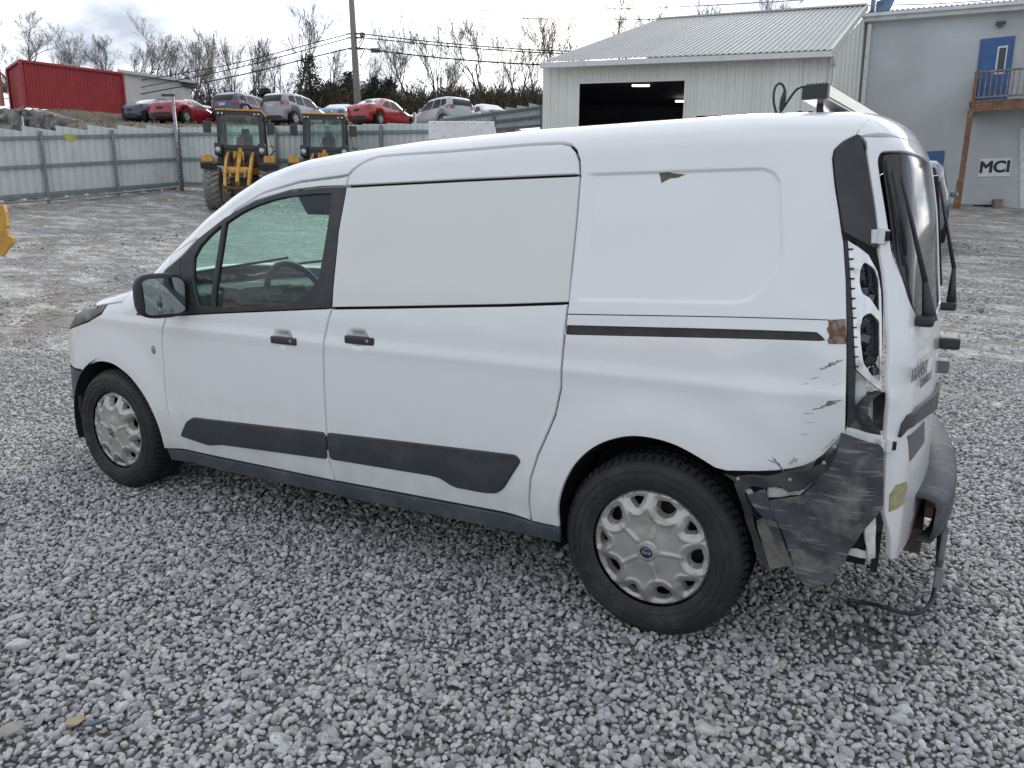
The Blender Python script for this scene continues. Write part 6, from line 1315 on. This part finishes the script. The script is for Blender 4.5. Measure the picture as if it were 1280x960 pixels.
# edge of a yellow bucket at the left border of the picture
a = at(-14, 288, 8.2); b = MB(); Lx, Zz = LAT, np.array([0, 0, 1.])
pl = [(-1.9, -.30), (.10, -.28), (.17, -.20), (.245, -.13), (.25, -.08), (.20, -.05), (.19, .02), (.205, .05), (.20, .12), (.205, .20), (.19, .27), (.10, .285), (-1.9, .25)]
b.prism([a+Lx*q[0]+Zz*q[1] for q in pl], HEAD*.05); bucket = b.build('bucket', YEL, None)
bk = empty('loader_bucket', a, 'yellow toothed edge of a loader bucket at the left border of the picture', 'bucket'); bucket.parent = bk; bucket.matrix_parent_inverse = Matrix.Translation(-Vector(a)); bucket.name = 'side_plate'
gz = float(H(a[0]-1, a[1])); b = MB(); b.prism([a+Lx*q[0]+Zz*q[1]+HEAD*.05 for q in ((-1.9, .2), (-1.6, .2), (-1.3, -.26), (-1.9, -.28))], HEAD*1.0); b.bar(a-Lx*1.6-Zz*.2+HEAD*.5, np.array([*(a-Lx*1.6+HEAD*.5)[:2], gz]), .3, .3); o = b.build('bucket_shell', YEL, bk); o.matrix_parent_inverse = Matrix.Translation(-Vector(a))

# white box body standing behind the van
def white_box():
    q0 = at(535, 151, 23.5); q1 = at(618, 149.5, 23.5); u = q1-q0; u[2] = 0; W = np.linalg.norm(u); u /= W; Z = np.array([0, 0, 1.]); z0 = at(535, 175, 23.5)[2]; zt = q0[2]; c = (q0+q1)/2; v = np.array([-u[1], u[0], 0]); gz = float(H(c[0], c[1]))
    t = empty('box_trailer', (c[0], c[1], gz), 'white box trailer body standing just behind the roof of the van', 'trailer'); inv = Matrix.Translation(-Vector((c[0], c[1], gz))); Rz = Matrix.Rotation(math.atan2(u[1], u[0]), 3, 'Z')
    def put(o): o.matrix_parent_inverse = inv
    WM = mat('box_white', (.72, .73, .72), .5, var=.06, vscale=3, dirt=(.45, .45, .43), dscale=5, dlo=.55, dhi=.8)
    cc = np.array([c[0], c[1], 0])+v*1.5; b = MB(); b.box(cc+Z*(z0+zt)/2, (W, 3.0, zt-z0), Rz, .05); put(b.build('box_body', WM, t))
    b = MB(); b.box(cc+Z*(z0-.06), (W*.95, 2.9, .12), Rz); put(b.build('floor_frame', DARK, t)); b = MB(); b.box(cc+Z*(gz+.5), (W*.9, 2.8, 1.0), Rz, .05); b.bar(cc+Z*(gz+.9)-u*.8, cc+Z*(z0-.1)-u*.8, .12); b.bar(cc+Z*(gz+.9)+u*.8, cc+Z*(z0-.1)+u*.8, .12); put(b.build('undercarriage', DARK, t))
    for k in range(5):
        b = MB(); b.box(cc-v*1.51+u*(-W/2+W*(k+.5)/5)+Z*(zt-.05), (.03, .02, .03), Rz); put(b.build('rivet', STEEL, t))
white_box()

# ================================================================ UTILITY POLE AND WIRES
pb_ = gpt(447, 46); dv = at(447, 290, 46)
base = at(447, 128, 45); topp = at(437.5, -30, 45)
PW = mat('pole_wood', (.20, .18, .165), .85, var=.2, vscale=5, bump=.4, bscale=30)
up = empty('utility_pole', base, 'tall grey wooden utility pole rising out of the picture above the parked cars', 'utility pole'); inv = Matrix.Translation(-Vector(base))
b = MB(); b.tube([base-[0, 0, 2.5], base, topp], [.21, .20, .15], 12); o = b.build('pole', PW, up); o.matrix_parent_inverse = inv
def onpole(py): s = (128-py)/158.; return base+(topp-base)*s
for py, ex in ((41, 9), (46, 8), (60, 12)):
    b = MB(); c_ = onpole(py); b.bar(c_-LAT*.35, c_+LAT*.5, .07, .07); b.tube([c_+LAT*.3-[0, 0, .5], c_+LAT*.6], .03, 6); o = b.build('bracket', PW, up); o.matrix_parent_inverse = inv
c_ = at(470, 63, 45); b = MB(); b.box(c_, (.55, .35, .22), Matrix.Rotation(YAW, 3, 'Z'), .08); b.bar(c_+[0, 0, .05], onpole(59), .05); o = b.build('street_lamp_head', mat('lamp_grey', (.16, .16, .17), .5), up); o.matrix_parent_inverse = inv
c_ = at(453, 43.5, 45); b = MB(); b.box(c_, (.22, .2, .22)); o = b.build('insulator', mat('lamp_grey2', (.2, .2, .2), .5), up); o.matrix_parent_inverse = inv
WIRE = mat('wire', (.015, .015, .017), .6)
def wire(pts, r, label, deps):
    P = [at(x, y, d) for (x, y), d in zip(pts, deps)]; b = MB(); b.tube(chai(P, 2), r, 5); tag(b.build('overhead_wire', WIRE), label, 'wire')
wire([(441, 41), (380, 57), (310, 76), (250, 88), (140, 106), (-60, 132)], .028, 'uppermost overhead wire running left from the utility pole', [45, 46, 48, 50, 54, 60])
wire([(441, 46), (380, 63), (310, 82), (250, 95), (140, 116), (-60, 145)], .028, 'middle overhead wire running left from the utility pole', [45, 46, 48, 50, 54, 60])
wire([(442, 59), (380, 74), (310, 92), (250, 104), (140, 124), (-60, 152)], .036, 'lowest and thickest overhead wire running left from the utility pole', [45, 46, 48, 50, 54, 60])
wire([(441, 41), (500, 48), (560, 54.5), (640, 61), (700, 64), (860, 68)], .028, 'uppermost overhead wire running right from the utility pole to the garage', [45, 43, 41, 39, 38, 37])
wire([(441, 46), (500, 52), (560, 58), (640, 64), (700, 67), (860, 71)], .028, 'middle overhead wire running right from the utility pole to the garage', [45, 43, 41, 39, 38, 37])
wire([(442, 59), (500, 67), (560, 73.5), (640, 79.5), (700, 82), (860, 85)], .036, 'lowest overhead wire running right from the utility pole to the garage', [45, 43, 41, 39, 38, 37])
wire([(600, 13), (700, 12.5), (820, 10), (960, 3), (1100, -7)], .02, 'higher of two distant wires crossing the sky above the garage roof', [40]*5)
wire([(600, 22), (700, 24), (820, 24.5), (900, 22)], .02, 'lower of two distant wires crossing the sky above the garage roof', [40]*4)
wire([(1080, 7), (1180, 5), (1290, -4)], .015, 'thin wire above the roof of the blue grey building', [34]*3)

# ================================================================ TREES
BARK = mat('bare_bark', (.10, .088, .08), .9, var=.3, vscale=2, objvar=.25); TWIG = mat('bare_twigs', (.20, .18, .17), .9, objvar=.25)
def tree_meshes(seed, height, spread, stems=1, dens=1.0):
    r = random.Random(seed); tr = MB(); cr = MB()
    def branch(p, d, L, rad, lev):
        n = 4 if lev < 2 else 3; P = [p]; q = p.copy(); dd = d.copy()
        for i in range(n):
            dd = (dd+Vector((r.gauss(0, .13), r.gauss(0, .13), r.gauss(.05, .09)))).normalized(); q = q+dd*L/n; P.append(q.copy())
        rs = [max(rad*(1-.55*i/n), .0085) for i in range(n+1)]
        (tr if lev == 0 else cr).tube(P, rs, 7 if lev == 0 else (4 if lev == 1 else 3), cap=False)
        if lev >= 5 or L < .13: return
        k = (r.randint(5, 7) if lev == 0 else r.randint(3, 5)) if lev < 3 else r.randint(2, 4)
        k = max(2, int(k*dens*.76+.5))
        for j in range(k):
            t = (.35+.65*(j+r.random())/k) if lev == 0 else (.25+.75*(j+r.random())/k); t = min(t, .999); i = min(int(t*n), n-1); pp = P[i].lerp(P[i+1], t*n-i)
            az = r.uniform(0, 6.28); sp = spread*r.uniform(.6, 1.3); base_d = (P[i+1]-P[i]).normalized(); side = base_d.cross(Vector((math.cos(az), math.sin(az), .3))).normalized()
            nd = (base_d*math.cos(sp)+side*math.sin(sp)+Vector((0, 0, .18))).normalized(); branch(pp, nd, L*r.uniform(.52, .74)*(1 if lev else .95), rs[i]*.62, lev+1)
        if lev < 4: branch(P[-1], dd, L*.55, rs[-1]*.9, lev+1)
    for s in range(stems): branch(Vector((r.gauss(0, .35)*(stems > 1), r.gauss(0, .35)*(stems > 1), -.3)), Vector((r.gauss(0, .12), r.gauss(0, .12), 1)).normalized(), height*.50*r.uniform(.8, 1.05), height*.013, 0)
    return tr, cr
KINDS = []
for k, (hh, sp, st, de) in enumerate(((8, .55, 1, 1.0), (8, .42, 2, .9), (8, .75, 1, 1.0), (8, .38, 3, .75), (8, .6, 2, .8))):
    tr, cr = tree_meshes(20+k, hh, sp, st, de); a = tr.build('trunk', BARK, None, False); c_ = cr.build('crown', TWIG, None, False); KINDS.append((a.data, c_.data, float(np.percentile([v.co.z for v in c_.data.vertices], 98.5)))); print('tree tris', len(c_.data.polygons)*2); bpy.data.objects.remove(a); bpy.data.objects.remove(c_)
def bare_tree(px, base_y, top_y, dep, kind, label, group='bare trees behind the car lot', lean=0):
    q = at(px, base_y, dep); zt = at(px, top_y, dep)[2]; z = min(q[2], float(H(q[0], q[1]))+.6); z = q[2]; t = empty('bare_tree', (q[0], q[1], z), label, 'tree', group, random.uniform(0, 6.28)); s = (zt-z)/KINDS[kind][2]
    t.scale = (s*1.15, s*1.15, s); t.rotation_euler.x = lean
    for nm, me in (('trunk', KINDS[kind][0]), ('crown', KINDS[kind][1])): o = bpy.data.objects.new(nm, me); link(o, t)
    return t
TL = [(12, 100, 22, 58, 2, 'bare tree above the left end of the red container, at the picture edge'), (48, 100, 26, 58, 2, 'wide bare tree behind the left part of the red container'), (84, 100, 34, 60, 0, 'bare tree behind the middle of the red container'), (120, 110, 38, 60, 2, 'bare tree behind the right part of the red container'), (176, 120, 26, 59, 0, 'tall bare tree with spreading crown above the white building'), (215, 128, 52, 60, 4, 'slim bare tree at the right end of the white building'),
      (246, 134, 40, 60, 1, 'many stemmed bare tree just right of the white building'), (262, 134, 46, 63, 3, 'bare tree clump above the red coupe'), (292, 134, 56, 62, 1, 'slender bare tree left of the dark blue suv'), (318, 134, 42, 61, 3, 'bare tree directly above the dark blue suv'), (345, 132, 62, 64, 4, 'short bare tree between dark blue and silver suv'), (378, 120, 14, 60, 1, 'tall pale bare tree rising behind the dark evergreen'), (418, 128, 60, 63, 4, 'bare tree left of the utility pole'), (462, 128, 66, 63, 3, 'bare tree just right of the utility pole'),
      (492, 132, 38, 61, 1, 'bare tree above the red sedan'), (516, 132, 14, 60, 0, 'tallest bare tree above the gap between red sedan and silver suv'), (545, 132, 44, 62, 1, 'slender bare tree above the silver suv'), (562, 134, 72, 62, 3, 'short bare tree above the silver suv roof'), (600, 134, 18, 60, 1, 'tall narrow bare tree above the white sedan'), (645, 136, 16, 59, 0, 'broad bare tree left of the garage roof'), (664, 136, 48, 62, 4, 'bare tree touching the left corner of the garage'), (692, 136, 8, 60, 1, 'tall bare tree rising behind the low corner of the garage roof'),
      (790, 120, 2, 62, 2, 'bare treetop showing above the slope of the garage roof'), (722, 130, 50, 62, 4, 'small bare treetop just above the garage eave'), (888, 100, 6, 60, 3, 'few bare twigs sticking up over the garage ridge'), (984, 90, -8, 60, 2, 'bare treetop above the garage ridge near its right end')]
for i, a in enumerate(TL): random.seed(i+5); bare_tree(*a)
# evergreens
NEED = mat('evergreen_foliage', (.035, .050, .028), .9, var=.35, vscale=1.5, objvar=.3)
def evergreen(px, base_y, top_y, dep, wpx, label, seed):
    r = random.Random(seed); q = at(px, base_y, dep); zt = at(px, top_y, dep)[2]; h = zt-q[2]; w = wpx/925*dep/2; t = empty('evergreen_tree', q, label, 'tree', 'dark evergreens behind the car lot')
    b = MB(); b.tube([(0, 0, -1), (0, 0, h*.5), (0, 0, h*.97)], [.16, .10, .02], 7); b.build('trunk', BARK, t); f = MB()
    nb = 75
    for k in range(nb):
        s = (k+.5)/nb; z = h*(.05+.93*s); R = w*(1-s)**.75*r.uniform(.55, 1.12)+.12; az = k*2.4+r.uniform(-.3, .3); d = Vector((math.cos(az), math.sin(az), .25)); p0 = Vector((0, 0, z)); p1 = p0+d*R
        for j in range(int(26*(.5+.7*(1-s)))):
            u = r.uniform(.15, 1); c = p0.lerp(p1, u)+Vector((r.gauss(0, .16), r.gauss(0, .16), r.gauss(0, .12)))*(.4+u); L = r.uniform(.16, .34); a = Vector((r.gauss(0, 1), r.gauss(0, 1), r.gauss(.3, .7))).normalized(); e = a.cross(Vector((r.gauss(0, 1), r.gauss(0, 1), r.gauss(0, 1)))).normalized()
            f.add([c-a*L*.5, c+e*L*.16, c+a*L*.6, c-e*L*.16], [(0, 1, 2, 3)])
    o = f.build('crown', NEED, t, False); return t
evergreen(389, 134, 68, 56, 52, 'tallest dark evergreen, between the silver grey suv and the utility pole', 1)
evergreen(438, 132, 92, 57, 50, 'dark evergreen directly behind the utility pole', 2)
evergreen(470, 134, 98, 55, 44, 'small dark evergreen right of the utility pole', 3)
evergreen(487, 132, 100, 58, 30, 'narrow dark evergreen above the red sedan roof', 4)
evergreen(414, 134, 104, 57, 44, 'low dark evergreen left of the utility pole', 5)
evergreen(334, 134, 112, 58, 22, 'very small dark evergreen between the two suvs', 6)
# thicket
THK = mat('brown_thicket', (.085, .062, .040), .95, var=.45, vscale=1.2); THG = mat('olive_thicket', (.075, .075, .035), .95, var=.4, vscale=1.5)
def thicket(name, segs, n, m, seed):
    r = random.Random(seed); b = MB()
    for _ in range(n):
        px0, px1, by, ty, d0 = r.choice(segs); px = r.uniform(px0, px1); d = d0+r.uniform(0, 5); q = at(px, by, d); top = at(px, ty+2.5*math.sin(px*.13)+3*math.sin(px*.61+d)+(by-ty)*r.random()**1.6*.9-4*(r.random() < .1), d)
        c = Vector(q).lerp(Vector(top), r.random()**1.25); L = r.uniform(.3, .9); a = Vector((r.gauss(0, .45), r.gauss(0, .45), r.gauss(.9, .4))).normalized(); e = a.cross(Vector((r.gauss(0, 1), r.gauss(0, 1), .2))).normalized()*.026*(1+2*(r.random() < .15))
        b.add([c-a*L*.5-e, c-a*L*.5+e, c+a*L*.6], [(0, 1, 2)])
    tag(b.build(name, m, None, False), kind='stuff')
thicket('brush_thicket', [(340, 700, 140, 112, 57), (440, 690, 138, 104, 56), (380, 470, 138, 108, 55), (540, 700, 140, 108, 57)], 20000, THK, 1)
thicket('olive_brush', [(470, 690, 138, 112, 55), (350, 470, 138, 118, 55)], 6000, THG, 2)
thicket('tree_line_brush', [(-40, 240, 112, 86, 62), (225, 345, 138, 108, 62)], 7000, mat('grey_brush', (.13, .115, .10), .95, var=.4, vscale=1), 3)
# dry grass tufts on the embankment and weeds at the fence foot
def tufts(name, seed, n, region, m, h=.25):
    r = random.Random(seed); b = MB()
    for _ in range(n):
        px, d = region(r); q = Vector(gpt(px, d))
        for k in range(5):
            a = r.uniform(0, 6.28); dx = Vector((math.cos(a), math.sin(a), 0)); L = h*r.uniform(.5, 1.3); b.add([q-dx.cross(Vector((0, 0, 1)))*.02, q+dx.cross(Vector((0, 0, 1)))*.02, q+dx*L*.5+Vector((0, 0, L))], [(0, 1, 2)])
    tag(b.build(name, m, None, False), kind='stuff')
tufts('dry_grass', 4, 1100, lambda r: (r.uniform(85, 680), r.uniform(33, 42)), mat('dry_grass_blades', (.22, .19, .11), .9, var=.4, vscale=3), .14)
# young bare saplings along the edge of the lot
SAP = ['behind the red coupe', 'left of the dark blue suv', 'behind the roof of the dark blue suv', 'between the two suvs', 'behind the silver grey suv roof', 'left of the tall evergreen', 'against the tall evergreen', 'just left of the utility pole', 'just right of the utility pole', 'behind the trunk lid of the bright red sedan', 'behind the bonnet of the bright red sedan', 'between the red sedan and the silver suv', 'behind the middle of the silver suv roof', 'behind the tail of the silver suv', 'behind the white sedan', 'nearest to the left corner of the metal garage']
for i, w_ in enumerate(SAP):
    random.seed(100+i); px = 244+i*27.5+random.uniform(-5, 5); bare_tree(px, 137, random.uniform(74, 104), 57+random.uniform(-1, 4), i % 5, 'young bare sapling in the brush '+w_, 'bare saplings in the brush')
SAP = ['at the left edge of the photo, behind the pink red container', 'behind the left end of the red container', 'behind the left middle of the red container', 'behind the right middle of the red container', 'behind the right end of the red container', 'behind the left half of the white building', 'behind the right half of the white building']
for i, w_ in enumerate(SAP):
    random.seed(200+i); px = 6+i*33+random.uniform(-6, 6); bare_tree(px, 112, random.uniform(44, 66), 63+random.uniform(-1, 3), (i+1) % 5, 'thin low bare tree '+w_, 'thin bare trees behind the container')
